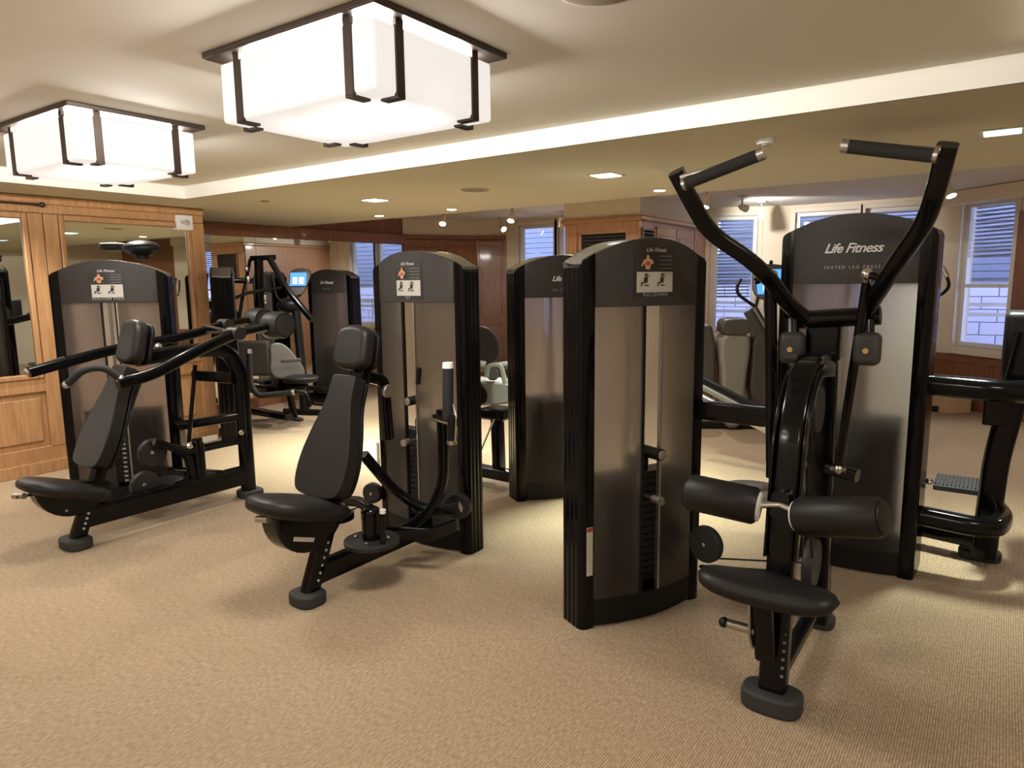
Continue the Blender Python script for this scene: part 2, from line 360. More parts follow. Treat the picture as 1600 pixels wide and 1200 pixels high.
def wallseg(name, p, q, z0, z1, m, th=.15, parent=None, kind=True):
    p = V(*p, 0); q = V(*q, 0); u = unit(q-p); n = V(-u[1], u[0], 0)
    if n@((p+q)/2-CAM) < 0: n = -n
    b = MB(); b.box((p+q)/2+n*th/2+V(0, 0, (z0+z1)/2), (np.linalg.norm(q-p), th, z1-z0), (u, n, V(0, 0, 1)))
    o = b.build(name, m, parent, smooth=False)
    if kind and parent is None: struct(o)
    return o
def panelled(wall, p, q, z0, z1, cols, bands, m, st=.085, dep=.018, crown=True):
    """stiles, rails and raised panels as separate pieces standing proud of the wall p->q"""
    p = V(*p, 0); q = V(*q, 0); u = unit(q-p); Ln = np.linalg.norm(q-p); n = V(-u[1], u[0], 0)
    if n@((p+q)/2-CAM) > 0: n = -n
    ax = (u, n, V(0, 0, 1))
    def bx(name, x0, x1, a, c, d, bev=.004):
        b = MB(); b.box(p+u*(x0+x1)/2+n*d/2+V(0, 0, (a+c)/2), (x1-x0, d, c-a), ax); return b.build(name, m, wall, bevel=bev, bseg=2)
    xs = [Ln*i/cols for i in range(cols+1)]
    for i, x in enumerate(xs): bx('stile', max(0, x-st/2), min(Ln, x+st/2), z0, z1, dep)
    for z in bands:
        for i in range(cols): bx('rail', xs[i]+st/2, xs[i+1]-st/2, max(z0, z-st/2), min(z1, z+st/2), dep)
    for k in range(len(bands)-1):
        for i in range(cols):
            x0, x1, a, c = xs[i]+st/2+.035, xs[i+1]-st/2-.035, bands[k]+st/2+.035, bands[k+1]-st/2-.035
            if x1-x0 > .05 and c-a > .05: bx('raised_panel', x0, x1, a, c, dep*.7, .012)
    if crown: bx('crown_moulding', 0, Ln, z1-.06, z1, dep+.03, .012)

# --- left oak wall with two inset mirrors
YE = float(PX(314, 330, XL)[1])                       # its far end
wl = wallseg('wall_left', (XL, YN), (XL, YE), 0, ZS, 'oak', .2)
m1 = float(PX(44, 460, XL)[1]); m2a = float(PX(103, 400, XL)[1]); m2b = float(PX(294, 420, XL)[1])
zb = float(PX(45, 585, XL)[2]); zt = float(PX(150, 348, XL)[2])
def wallbox(name, y0, y1, z0, z1, d, parent=None, m='oak', bev=.004):
    b = MB(); b.b2((XL, y0, z0), (XL+d, y1, z1)); return b.build(name, m, parent or wl, bevel=bev, bseg=2)
for y0, y1 in ((YN, .2), (.2, m1), (m2a, m2b)):      # mirror openings (first one out of frame)
    pass
wallbox('rail', YN, YE, zt+.05, ZS, .022); wallbox('rail', YN, YE, zb-.15, zb-.04, .022); wallbox('rail', YN, YE, .09, .22, .022)
sty = [(m1+.045, (m1+m2a)/2-.003), ((m1+m2a)/2+.003, m2a-.045), (m2b+.045, YE), (-.05, .1)]
for a, c in sty: wallbox('stile', a, c, .215, zt+.045, .026)
wallbox('crown_moulding', YN, YE, ZS-.07, ZS, .05, bev=.015); struct(wallbox('baseboard_left', YN, YE, 0, .1, .035)).name = 'baseboard'
for nm, y0, y1 in (('m1', .15, m1), ('m2', m2a, m2b)):
    root = thing('wall_mirror', 'mirror in an oak frame at the far left edge of the photo' if nm == 'm1' else 'oak framed wall mirror directly behind the shoulder press tower', 'mirror', (XL, (y0+y1)/2, zb), 'framed mirrors in the oak wall')
    b = MB(); b.b2((XL+.002, y0, zb), (XL+.010, y1, zt)); b.build('glass', 'mirror', root, bevel=.004, bseg=1)
    for a, c, d, e in ((y0-.04, y0, zb-.04, zt+.045), (y1, y1+.04, zb-.04, zt+.045)):
        b = MB(); b.b2((XL, a, d), (XL+.034, c, e)); b.build('frame_side', 'oak', root, bevel=.008)
    for d, e in ((zb-.04, zb), (zt, zt+.045)):
        b = MB(); b.b2((XL, y0, d), (XL+.034, y1, e)); b.build('frame_rail', 'oak', root, bevel=.008)
for y0, y1 in ((.2, m1+.03), (m1+.2, m2a-.0), (m2a+.05, (m2a+m2b)/2), ((m2a+m2b)/2+.1, m2b), (m2b+.08, YE-.07)):
    if y1-y0 > .1:
        wallbox('raised_panel', y0+.03, y1-.03, .27, zb-.2, .014, bev=.012)
# dark rod at the top left
r0 = PX(0, 313, XL+.06); r1 = PX(66, 320, XL+.06)
tr = thing('hanging_rod', 'thin dark metal rod with a ball end high on the oak wall', 'rod', tuple(r1))
b = MB(); b.cyl(V(XL+.06, -.5, r1[2]), r1, .008); b.build('rod', 'bronze', tr)
b = MB(); b.ell(r1, (.022, .022, .022)); b.build('finial', 'bronze', tr)
b = MB(); b.cyl(r1-V(.06, .03, 0), r1-V(0, .03, 0), .012); b.build('bracket', 'bronze', tr)
# sensor box
c = PX(287, 348, XL+.03); tr = thing('wall_sensor', 'white square sensor box high on the end post of the oak wall', 'sensor', tuple(c))
b = MB(); b.box(c, (.05, .16, .14)); b.build('housing', 'white', tr, bevel=.008)
b = MB(); b.disc(c+V(.03, .015, 0), V(1, 0, 0), .028, .012); b.build('lens', 'silver', tr)
b = MB(); b.disc(c+V(.03, -.03, 0), V(1, 0, 0), .018, .01); b.build('lens', 'silver', tr)

# --- mirror alcove behind
XM = -7.64; YM1 = 8.0
b = MB(); b.b2((XM-.1, YE-.12, 0), (XL-.001, YE, ZS)); struct(b.build('wall_return', 'oak', smooth=False))
wa = wallseg('wall_alcove', (XM-.02, YE), (XM-.02, YM1+.05), 0, ZF, 'cherry', .15)
tr = thing('alcove_mirror', 'large wall mirror under a dark wood header beyond the oak post', 'mirror', (XM, 6, .12))
for i in range(3):
    y0 = YE+.12+(YM1-YE-.12)*i/3; y1 = YE+.12+(YM1-YE-.12)*(i+1)/3-.004
    b = MB(); b.b2((XM-.015, y0, .12), (XM, y1, 2.13)); b.build('mirror_sheet', 'mirror', tr, smooth=False)
b = MB(); b.b2((XM-.02, YE+.1, 2.11), (XM+.05, YM1+.03, 2.26)); struct(b.build('trim_4', 'cherry', bevel=.012))
b = MB(); b.b2((XM-.02, YE+.1, 0), (XM+.02, YM1+.03, .12)); struct(b.build('baseboard_alcove', 'cherry', bevel=.008))

# --- far cherry wall, window wall, cabinet block, bay
A1 = (XM, 8.0); A2 = (-7.02, 9.05); A3 = (-6.62, 9.3); A4 = (-4.30, 9.3)
w1 = wallseg('wall_far_1', A1, A2, 0, 2.26, 'cherry'); panelled(w1, A1, A2, 0, 2.26, 2, [.1, .9, 2.15], 'cherry')
w2 = wallseg('wall_far_2', A2, A3, 0, 2.26, 'cherry'); panelled(w2, A2, A3, 0, 2.26, 1, [.1, .9, 2.15], 'cherry')
wallseg('wall_far_3', A1, A2, 2.26, ZF, 'plaster'); wallseg('wall_far_4', A2, A3, 2.26, ZF, 'plaster')
WIN = [0]
def window(p, q, panes, z0, z1, zt, wallm, label_note, fr=.05, blind=False, sash=None, wz0=0):
    """a stretch of wall p->q with real openings; panes = list of (x0, x1) along it"""
    P = V(*p, 0); Q = V(*q, 0); u = unit(Q-P); Ln = np.linalg.norm(Q-P); n = V(-u[1], u[0], 0)
    if n@((P+Q)/2-CAM) < 0: n = -n
    ax = (u, n, V(0, 0, 1))
    WIN[0] += 1; k = WIN[0]
    b = MB()
    def wb(x0, x1, a, c): 
        if x1-x0 > .002 and c-a > .002: b.box(P+u*(x0+x1)/2+n*.09+V(0, 0, (a+c)/2), (x1-x0, .18, c-a), ax)
    xs = 0
    wb(0, Ln, wz0, z0); wb(0, Ln, z1, zt)
    for x0, x1 in panes: wb(xs, x0, z0, z1); xs = x1
    wb(xs, Ln, z0, z1)
    wl_ = struct(b.build('wall_window_%d' % k, wallm, smooth=False))
    def bx(name, x0, x1, a, c, y0, y1, m, par, bev=.004):
        bb = MB(); bb.box(P+u*(x0+x1)/2+n*(y0+y1)/2+V(0, 0, (a+c)/2), (x1-x0, y1-y0, c-a), ax); return bb.build(name, m, par, bevel=bev, bseg=2)
    for x0, x1 in panes:
        WIN[0] += 0
        fb = MB()
        for a0, a1, c0, c1 in ((x0-.06, x0, z0-.06, z1+.06), (x1, x1+.06, z0-.06, z1+.06)): fb.box(P+u*(a0+a1)/2+n*(-.0)+V(0, 0, (c0+c1)/2), (a1-a0, .03, c1-c0), ax)
        for c0, c1 in ((z0-.06, z0), (z1, z1+.06)): fb.box(P+u*(x0+x1)/2+V(0, 0, (c0+c1)/2), (x1-x0, .03, c1-c0), ax)
        wf = struct(fb.build('window_%d' % (len([o for o in COL.objects if o.name.startswith('window_') and o.parent is None])+1), 'trimw', bevel=.005))
        for nm, a0, a1, c0, c1 in (('sash_stile', x0, x0+fr, z0, z1), ('sash_stile', x1-fr, x1, z0, z1), ('sash_rail', x0+fr, x1-fr, z0, z0+fr), ('sash_rail', x0+fr, x1-fr, z1-fr, z1)):
            bx(nm, a0, a1, c0, c1, .05, .10, 'upvc', wf)
        if sash: bx('sash_rail', x0+fr, x1-fr, sash-.02, sash+.02, .05, .10, 'upvc', wf)
        bx('glass', x0+fr, x1-fr, z0+fr, z1-fr, .07, .076, 'glass', wf, 0)
        if blind:
            zz = z1-fr-.01
            while zz > blind:
                bb = MB(); c_ = P+u*(x0+x1)/2+n*.125+V(0, 0, zz); t = unit(n*.7+V(0, 0, -.7)); nn = np.cross(t, u)
                bb.box(c_, (x1-x0-.11, .03, .0015), (u, t, nn)); bb.build('blind_slat', 'blind', wf, smooth=False); zz -= .045
        sb = bx('window_sill', x0-.08, x1+.08, z0-.085, z0-.055, -.07, .0, 'trimw', wf)
    return wl_
Lx = lambda p, q, px, py: float((Pp(px, py, p, (-(q[1]-p[1]), q[0]-p[0]))-V(*p, 0))@unit(V(q[0]-p[0], q[1]-p[1], 0)))
window(A3, A4, [(Lx(A3, A4, 811, 400), Lx(A3, A4, 866, 400)), (Lx(A3, A4, 872, 400), Lx(A3, A4, 930, 400))], .75, 2.40, ZF, 'wallcream', 'far', sash=1.2)
# cabinet block
CX0, CX1, CY0, CY1 = -4.42, -3.43, 7.42, 9.75
b = MB(); b.b2((CX0, CY0, 2.26), (CX1, CY1, ZF)); struct(b.build('wall_block', 'plaster', smooth=False))
cab = thing('wood_cabinet', 'tall light wood cabinet block with dark vent grilles near the windows', 'cabinet', (CX0, CY0, 0))
b = MB(); b.b2((CX0, CY0+.02, 0), (CX1-.02, CY1, 2.255)); b.build('body', 'maple', cab)
b = MB(); b.b2((CX0-.03, CY0-.04, 2.2), (CX1+.04, CY1, 2.258)); b.build('crown_moulding', 'maple', cab, bevel=.02)
def grille(p0, u, w, z0, z1, nrm, par, nl=9):
    ax = (u, nrm, V(0, 0, 1)); c = p0+u*w/2+V(0, 0, (z0+z1)/2)
    b = MB(); b.box(c+nrm*.002, (w, .004, z1-z0), ax); b.build('vent_back', 'ventback', par)
    b = MB()
    for a, cc in ((0, .02), (w-.02, w)): b.box(p0+u*(a+cc)/2+nrm*.012+V(0, 0, (z0+z1)/2), (cc-a, .024, z1-z0), ax)
    for a, cc in ((z0, z0+.02), (z1-.02, z1)): b.box(p0+u*w/2+nrm*.012+V(0, 0, (a+cc)/2), (w, .024, cc-a), ax)
    b.build('vent_frame', 'maple', par, bevel=.003)
    for i in range(nl):
        b = MB(); zz = z0+.03+(z1-z0-.06)*(i+.5)/nl; b.box(p0+u*w/2+nrm*.012+V(0, 0, zz), (w-.04, .016, (z1-z0-.06)/nl*.35), ax); b.build('vent_slat', 'vent', par, smooth=False)
grille(V(CX0+.22, CY0+.02, 0), V(1, 0, 0), .62, 1.62, 2.09, V(0, -1, 0), cab, 10)
def facebox(name, c, s, m='maple', bev=.004, par=cab): b = MB(); b.box(c, s); return b.build(name, m, par, bevel=bev, bseg=2)
for x in (CX0+.1, CX1-.08): facebox('stile', (x, CY0+.01, 1.1), (.16, .038, 2.19))
for z in (1.5, 2.15, .1): facebox('rail', ((CX0+CX1)/2, CY0+.01, z), (.95, .03, .12))
facebox('cabinet_door', ((CX0+CX1)/2, CY0+.005, .8), (.7, .03, 1.2), bev=.012)
yy = CY0+.05; seq = [('vent', .42), ('door', .62), ('door', .62), ('door', .45)]
for kind, w in seq:
    if kind == 'vent': grille(V(CX1-.02, yy+.05, 0), V(0, 1, 0), w-.08, 1.62, 2.12, V(1, 0, 0), cab, 10); facebox('cabinet_door', (CX1-.01, yy+w/2, .8), (.03, w-.06, 1.45), bev=.008)
    else:
        d = facebox('cabinet_door', (CX1-.01, yy+w/2, 1.13), (.03, w-.03, 2.05), bev=.006)
        facebox('raised_panel', (CX1+.003, yy+w/2, 1.13), (.024, w-.16, 1.85), bev=.012, par=d)
    yy += w
# bay with windows
B1 = (-3.43, 9.55); B2 = (-2.45, 10.08); B3 = (-.80, 10.08); B4 = (.30, 9.05); B5 = (1.35, 8.05)
window(B1, B2, [(Lx(B1, B2, 1113, 450)+.02, Lx(B1, B2, 1181, 450))], .8, 2.38, ZF, 'wallcream', 'bay', blind=1.25)
window(B2, B3, [(Lx(B2, B3, 1243, 345), Lx(B2, B3, 1340, 345)), (Lx(B2, B3, 1352, 345), Lx(B2, B3, 1445, 345))], .8, 2.40, ZF, 'wallcream', 'bay', blind=1.9)
window(B3, B5, [(Lx(B3, B5, 1496, 450), Lx(B3, B5, 1577, 450))], .72, 2.36, ZF, 'wallcream', 'right', blind=1.72, sash=1.42)
wn = wallseg('wall_corner', B5, (XR+.2, 7.9), 0, ZF, 'cherry')
p_ = Pp(1588, 450, B3, (-(B5[1]-B3[1]), B5[0]-B3[0])); u5 = unit(V(B5[0]-B3[0], B5[1]-B3[1], 0)); nn5 = V(-u5[1], u5[0], 0); nn5 = nn5 if nn5@p_ < 0 else -nn5
b = MB(); b.box(V(p_[0], p_[1], 1.1)+u5*.35+nn5*.03, (.7, .06, 2.2), (u5, nn5, V(0, 0, 1))); cp = struct(b.build('trim_5', 'cherry', bevel=.01))
# wood wainscot and baseboard below the right window, cream valance over it
def along(p, q, name, m, z0, z1, d, x0=0, x1=None, bev=.006):
    P = V(*p, 0); Q = V(*q, 0); u = unit(Q-P); L_ = np.linalg.norm(Q-P); x1 = L_ if x1 is None else x1
    n = V(-u[1], u[0], 0); n = n if n@((P+Q)/2-CAM) < 0 else -n
    b = MB(); b.box(P+u*(x0+x1)/2+n*d/2+V(0, 0, (z0+z1)/2), (x1-x0, d, z1-z0), (u, n, V(0, 0, 1))); return b.build(name, m, bevel=bev, bseg=2)
for i, (p, q) in enumerate(((B1, B2), (B2, B3), (B3, B5))):
    w = struct(along(p, q, 'trim_%d' % (6+i), 'cherry', .12, .62, .03)); struct(along(p, q, 'baseboard_bay_%d' % (i+1), 'cherry', 0, .12, .05))
    panelled(w, tuple((np.array(p)+0)), q, .12, .62, 3 if i else 2, [.16, .58], 'cherry', st=.07, dep=.045, crown=False)
x0 = Lx(B3, B5, 1482, 310)
struct(along(B3, B5, 'trim_9', 'wallcream', 2.34, 2.495, .16, x0=x0+.05, bev=.01))
# outside: neighbouring building, railing, ground
b = MB(); b.b2((-12, 9.8, -.6), (9, 20, -.5)); struct(b.build('ground', 'outground'))
ext = thing('neighbour_building', 'brick building with louvred upper storey outside the windows', 'building', (-2, 13.5, -.5))
b = MB(); b.b2((-12, 13.4, -.5), (9, 13.8, 6)); b.build('wall', 'mortar', ext)
nb = 0; bw, bh = .42, .19; me0 = None
for row in range(9):
    for k in range(34):
        x = -7.2+k*(bw+.012)+(row % 2)*bw/2
        if x > 5.5: continue
        z = -.4+row*(bh+.012)
        if nb >= 300: break
        if me0 is None:
            q = MB(); q.box((0, 0, 0), (bw, .04, bh)); ob = q.build('brick', 'brick', smooth=False); me0 = ob.data
        else: ob = bpy.data.objects.new('brick', me0); COL.objects.link(ob)
        ob.parent = ext; ob.location = Vector((x+2, -.115, z+.5+bh/2)); ORG[ob.name] = ORG[ext.name]; nb += 1
b = MB()
for i in range(40): b.box((-1.5, 13.36, 1.55+i*.11), (21, .05, .100))
tag(b.build('louvre_slats', 'siding', ext), kind='stuff')
for x in (-6.6, -5.3, 1.2):
    b = MB(); b.b2((x, 13.28, 2.0), (x+.8, 13.36, 3.4)); f_ = b.build('window', 'upvc', ext, bevel=.01)
    b = MB(); b.b2((x+.07, 13.26, 2.07), (x+.73, 13.29, 3.33)); b.build('pane', 'darkglass', f_)
rl = thing('railing', 'white double bar railing outside the bay windows', 'railing', (-2, 11.6, -.5))
for z in (.98, 1.12):
    b = MB(); b.b2((-9, 11.57, z), (5, 11.62, z+.05)); b.build('bar', 'upvc', rl)
for x in np.arange(-8.6, 5, 1.8):
    b = MB(); b.b2((x, 11.58, -.5), (x+.05, 11.61, 1.12)); b.build('post', 'upvc', rl)

# ------------------------------------------------------------------ ceiling fittings
def ceiling_fixture():
    cx, cy = FIX[0]; root = thing('ceiling_light', 'large square opal glass ceiling light with dark bronze straps, the nearer one', 'ceiling light', (cx, cy, ZC), 'strapped opal ceiling lights')
    hx, hy = .395, .295; z0, z1 = 2.115, 2.322
    b = MB(); b.b2((cx-.44, cy-.335, ZC-.022), (cx+.44, cy+.335, ZC)); b.build('back_plate', 'bronze', root, bevel=.004)
    b = MB(); b.b2((cx-hx+.10, cy-hy+.10, z1-.005), (cx+hx-.10, cy+hy-.10, ZC-.02)); b.build('neck', 'bronze', root)
    b = MB(); b.b2((cx-hx, cy-hy, z0), (cx+hx, cy+hy, z1)); b.build('glass_shade', 'shade', root, bevel=.012, bseg=4)
    w = .034; g = .007
    for sx in (-1, 1):
        for o in (-.27, .27):                  # straps on the long sides
            pass
    for sy in (-1, 1):
        for ox in (-.285, .285):
            y = cy+sy*(hy+g); x = cx+ox
            b = MB(); b.b2((x-w/2, min(y, y-sy*g*2), z0-.008), (x+w/2, max(y, y-sy*g*2), ZC-.015)); b.b2((x-w/2, min(y, y-sy*.075), z0-.012), (x+w/2, max(y, y-sy*.075), z0-.004)); b.build('strap', 'bronze', root)
    for sx in (-1, 1):
        for oy in (-.19, .19):
            x = cx+sx*(hx+g); y = cy+oy
            b = MB(); b.b2((min(x, x-sx*g*2), y-w/2, z0-.008), (max(x, x-sx*g*2), y+w/2, ZC-.015)); b.b2((min(x, x-sx*.075), y-w/2, z0-.012), (max(x, x-sx*.075), y+w/2, z0-.004)); b.build('strap', 'bronze', root)
    return root
fx = ceiling_fixture()
LB = ['', 'large square opal glass ceiling light with dark bronze straps, the farther left one', 'opal glass ceiling light added behind the camera as fill, right row', 'opal glass ceiling light added behind the camera as fill, left row', 'opal glass ceiling light added directly behind the camera as fill', 'opal glass ceiling light added right of the camera as fill']
for i in (1, 2, 3, 4, 5):
    c = copy_tree(fx, delta=(FIX[i][0]-FIX[0][0], FIX[i][1]-FIX[0][1], 0)); c['label'] = LB[i]
for i, (x, y, lb) in enumerate([(-2.34, 4.5, 'square cool white ceiling panel above the pulldown machine tower'), (-4.62, 4.5, 'square cool white ceiling panel above the pec fly tower'), (-.07, 4.48, 'mint white rectangular ceiling panel at the right edge')]):
    r = thing('ceiling_panel_light', lb, 'ceiling light', (x, y, ZS), 'small square panel lights in the soffit')
    s = .20
    b = MB(); b.b2((x-s/2, y-s/2, ZS-.006), (x+s/2, y+s/2, ZS)); b.build('trim_ring', 'trimw', r, bevel=.002)
    b = MB(); b.b2((x-s/2+.02, y-s/2+.02, ZS-.009), (x+s/2-.02, y+s/2-.02, ZS-.005)); b.build('diffuser', 'exitglow' if i == 2 else 'coolglow', r)
for x, y, z, lb in [(-4.6, 5.53, ZS, 'small round downlight above the far cherry wall corner'), (-5.62, 5.53, ZS, 'small round downlight left of the others, near the wood wall'), (-2.37, 5.5, ZS, 'small round downlight near the left pulldown grip'), (-5.3, 2.62, ZS+.1, 'small round downlight below the farther opal light')]:
    r = thing('downlight', lb, 'downlight', (x, y, z), 'round recessed downlights')
    b = MB(); b.disc((x, y, z-.003), V(0, 0, 1), .065, .012); b.build('trim_ring', 'trimw', r)
    b = MB(); b.disc((x, y, z-.010), V(0, 0, 1), .045, .006); b.build('lamp', 'warmglow', r)
e_ = Zp(937, 8, ZC); SPK = e_-unit(V(e_[0], e_[1], 0))*.135
for x, y, z, rr, lb, nm, ct in [(-3.52, 4.53, ZS, .11, 'round taupe speaker grille in the soffit', 'ceiling_speaker', 'speaker'), (*(SPK[:2]), ZC, .12, 'round taupe speaker grille cut by the top edge', 'ceiling_speaker', 'speaker')]:
    r = thing(nm, lb, ct, (x, y, z)); b = MB(); b.disc((x, y, z-.004), V(0, 0, 1), rr, .012); b.build('grille', 'spk', r)
    b = MB(); b.disc((x, y, z-.003), V(0, 0, 1), rr*1.1, .008); b.build('bezel', 'trimw', r)
r = thing('smoke_detector', 'small white round smoke detector on the soffit', 'detector', (-1.09, 3.9, ZS))
b = MB(); b.cyl((-1.09, 3.9, ZS-.03), (-1.09, 3.9, ZS), .045, .055); b.build('housing', 'white', r); b = MB(); b.disc((-1.09, 3.9, ZS-.032), V(0, 0, 1), .02, .008); b.build('sensor_cap', 'silver', r)
p = Zp(414, 314, ZS); r = thing('sprinkler_cap', 'tiny round sprinkler cap on the soffit near the oak wall', 'sprinkler', tuple(p)); b = MB(); b.disc(p-V(0, 0, .004), V(0, 0, 1), .035, .01); b.build('cover', 'spk', r)
def tracklight(px, py, lb, aim, lit=True):
    c = Zp(px, py, ZF); r = thing('spotlight', lb, 'spotlight', tuple(c), 'small adjustable ceiling spotlights')
    b = MB(); b.disc(c-V(0, 0, .01), V(0, 0, 1), .055, .02); b.build('base', 'trimw', r)
    b = MB(); b.cyl(c-V(0, 0, .02), c-V(0, 0, .10), .010); b.build('stem', 'alu', r)
    a = unit(V(*aim)); h = c-V(0, 0, .13)
    b = MB(); b.cyl(h-a*.05, h+a*.09, .032, rings=[(0, .022), (.25, .034), (1, .046)]); b.build('lamp_head', 'trimw', r)
    b = MB(); b.disc(h+a*.088, a, .042, .008); b.build('lamp', 'warmglow' if lit else 'white', r)
    if lit:
        q = Vector(a).to_track_quat('-Z', 'Y').to_euler(); spot('spotlight_light', tuple(h+a*.11), 50, WARM, 1.7, .7, tuple(q))
tracklight(692, 326, 'lit ceiling spotlight farthest left, over the cherry wall corner', (.3, -.5, -.8))
tracklight(783, 340, 'ceiling spotlight tilted sideways just left of the far window', (.7, -.3, -.5))
tracklight(800, 320, 'lit ceiling spotlight in front of the far window', (.1, -.5, -.8))
tracklight(878, 330, 'unlit ceiling spotlight left of the wood cabinet', (-.2, .3, -.8), False)
tracklight(1105, 291, 'lit ceiling spotlight hanging below the left pulldown grip', (-.1, -.3, -.9))
tracklight(1160, 306, 'ceiling spotlight turned to the ceiling by the bay window', (.2, .9, -.1), True)
tracklight(1190, 314, 'cream ceiling spotlight between two bay windows', (.1, .2, -.9), False)
tracklight(1484, 272, 'ceiling spotlight behind the right pulldown lever', (.3, -.3, -.8))

# ------------------------------------------------------------------ machine towers
def tower(root, L, R, dp, zc=1.61, zt=1.71, zh=1.42, front=None, title=None, big=False, colw=.07, stack=True, B=.045):
    L = V(*L, 0); R = V(*R, 0); Wd = np.linalg.norm(R-L); u = unit(R-L); n = V(-u[1], u[0], 0)
    if n@((L+R)/2-CAM) < 0: n = -n
    S = lambda x, y, z: L+u*x+n*y+V(0, 0, z)
    arch = lambda x: zc+(zt-zc)*(1-((x-Wd/2)/(Wd/2))**2)
    bul = lambda x: B*max(0, 1-((x-Wd/2)/(Wd/2-colw))**2)
    def plate(name, m, x0, x1, z0, z1, off=0., th=.012, rear=False, nx=14, parent=root, bev=0):
        b = MB(); vs = []; fs = []
        for i in range(nx+1):
            x = x0+(x1-x0)*i/nx; zz = z1(x) if callable(z1) else z1
            ys = (dp+bul(x)+off, dp+bul(x)+off-th) if rear else (-bul(x)-off, -bul(x)-off+th)
            for y in ys:
                for z in (z0, zz): vs.append(S(x, y, z))
        for i in range(nx):
            a = i*4; c = a+4
            fs += [(a, c, c+1, a+1), (a+2, a+3, c+3, c+2), (a+1, c+1, c+3, a+3), (a, a+2, c+2, c)]
        fs += [(0, 1, 3, 2), (nx*4, nx*4+2, nx*4+3, nx*4+1)]
        b.add(vs, fs); return b.build(name, m, parent, bevel=bev, sharp=50)
    # column covers with ribbed sides
    for sgn, x0 in ((1, 0.), (-1, Wd)):
        pr = [(colw, .0), (.030, -.004), (.010, .004), (.001, .022)]
        for k in range(3): y = dp*(.28+.22*k); pr += [(0., y-.018), (.007, y-.008), (.007, y+.008), (0., y+.018)] if False else [(0., y-.009), (.0025, y-.004), (.0025, y+.004), (0., y+.009)]
        pr += [(.001, dp-.022), (.010, dp-.004), (.030, dp+.004), (colw, dp)]
        vs = []
        for x, y in pr: xx = x0+sgn*x; vs.append(S(xx, y, .0))
        for x, y in pr: xx = x0+sgn*x; vs.append(S(xx, y, arch(xx)-.004-(.022 if x < .008 else .006 if x < .02 else 0)))
        m_ = len(pr); b = MB(); b.add(vs, [tuple(range(m_-1, -1, -1)), tuple(range(m_, 2*m_))]+[(i, (i+1) % m_, m_+(i+1) % m_, m_+i) for i in range(m_)])
        b.build('column_cover', 'column', root, sharp=50)
    hd = plate('header_panel', 'header', colw, Wd-colw, zh, lambda x: arch(x)-.004, off=.004, th=.02, bev=.003)
    hd2 = plate('header_panel', 'header', colw, Wd-colw, zh, lambda x: arch(x)-.004, off=.004, th=.02, rear=True)
    plate('kick_panel', 'satin', colw, Wd-colw, .01, .13, off=.0, th=.02); plate('kick_panel', 'satin', colw, Wd-colw, .01, .13, th=.02, rear=True)
    # top cap following the arch
    vs = []; fs = []; nx = 20
    for i in range(nx+1):
        x = .012+(Wd-.024)*i/nx
        for y in (-bul(x)+.014, dp+bul(x)-.014):
            for dz in (-.016, .0): vs.append(S(x, y, arch(x)-.003+dz))
    for i in range(nx):
        a = i*4; c = a+4; fs += [(a+1, a+3, c+3, c+1), (a, c, c+2, a+2), (a, a+1, c+1, c), (a+2, c+2, c+3, a+3)]
    fs += [(0, 2, 3, 1), (nx*4, nx*4+1, nx*4+3, nx*4+2)]
    b = MB(); b.add(vs, fs); b.build('top_cap', 'cap', root)
    plate('shroud_panel', 'clear', colw, Wd-colw, .13, zh, th=.006, rear=True) if front else plate('shroud_panel', 'clear', colw, Wd/2-.045, .13, zh, th=.006, rear=True)
    if not front: plate('shroud_panel', 'clear', Wd/2+.045, Wd-colw, .13, zh, th=.006, rear=True)
    Tm = lambda zc_, xo=0, off=.006: (lambda tx, ty: S(Wd/2+xo+tx, -bul(Wd/2+xo+tx)-.004-off, zc_+ty))
    if front:
        g = .048; sx = front.get('slot', 0.)
        plate('shroud_panel', 'smoke', colw, Wd/2+sx-g, .13, zh, th=.006); plate('shroud_panel', 'smoke', Wd/2+sx+g, Wd-colw, .13, zh, th=.006)
        for x in (Wd/2+sx-g, Wd/2+sx+g): b = MB(); b.box(S(x, -bul(x)+.006, (zh+.13)/2), (.010, .02, zh-.13), (u, n, V(0, 0, 1))); b.build('slot_trim', 'alu' if x > Wd/2+sx else 'satin', root)
        for k in (-1, 1): b = MB(); b.cyl(S(Wd/2+sx+k*.038, dp*.55, .05), S(Wd/2+sx+k*.038, dp*.55, zh+.05), .011, seg=12); b.build('guide_rod', 'chrome', root)
        b = MB(); b.cyl(S(Wd/2+sx, dp*.5, .8), S(Wd/2+sx, dp*.5, zh+.05), .005, seg=8); b.cyl(S(Wd/2+sx+.016, dp*.35, .8), S(Wd/2+sx+.016, dp*.35, zh+.05), .004, seg=8); b.build('cable', 'satin', root)
        N = 16; zp = .14; ph = .030
        for i in range(N):
            z = zp+i*(ph+.003); b = MB(); b.box(S(Wd/2, dp*.5, z+ph/2), (Wd-2*colw-.12, dp*.62, ph), (u, n, V(0, 0, 1))); w = b.build('weight_plate', 'iron', root, bevel=.003, bseg=2)
            b = MB(); b.box(S(Wd/2+sx-.012, dp*.19-.002, z+ph/2), (.024, .003, .014), (u, n, V(0, 0, 1))); b.build('number_label', 'label', w, smooth=False)
        zt_ = zp+N*(ph+.003)
        b = MB(); b.box(S(Wd/2+sx, dp*.4, zt_+.035), (.085, dp*.5, .07), (u, n, V(0, 0, 1))); b.build('carriage', 'satin', root, bevel=.008)
        kz = front.get('knob', zt_+.05)
        b = MB(); b.cyl(S(Wd/2+sx+.005, .05, kz), S(Wd/2+sx+.02, -bul(Wd/2)-.045, kz), .027); kn = b.build('adjuster_knob', 'satin', root)
        b = MB(); b.disc(S(Wd/2+sx+.0205, -bul(Wd/2)-.047, kz), n, .022, .006); b.build('knob_face', 'alu', kn)
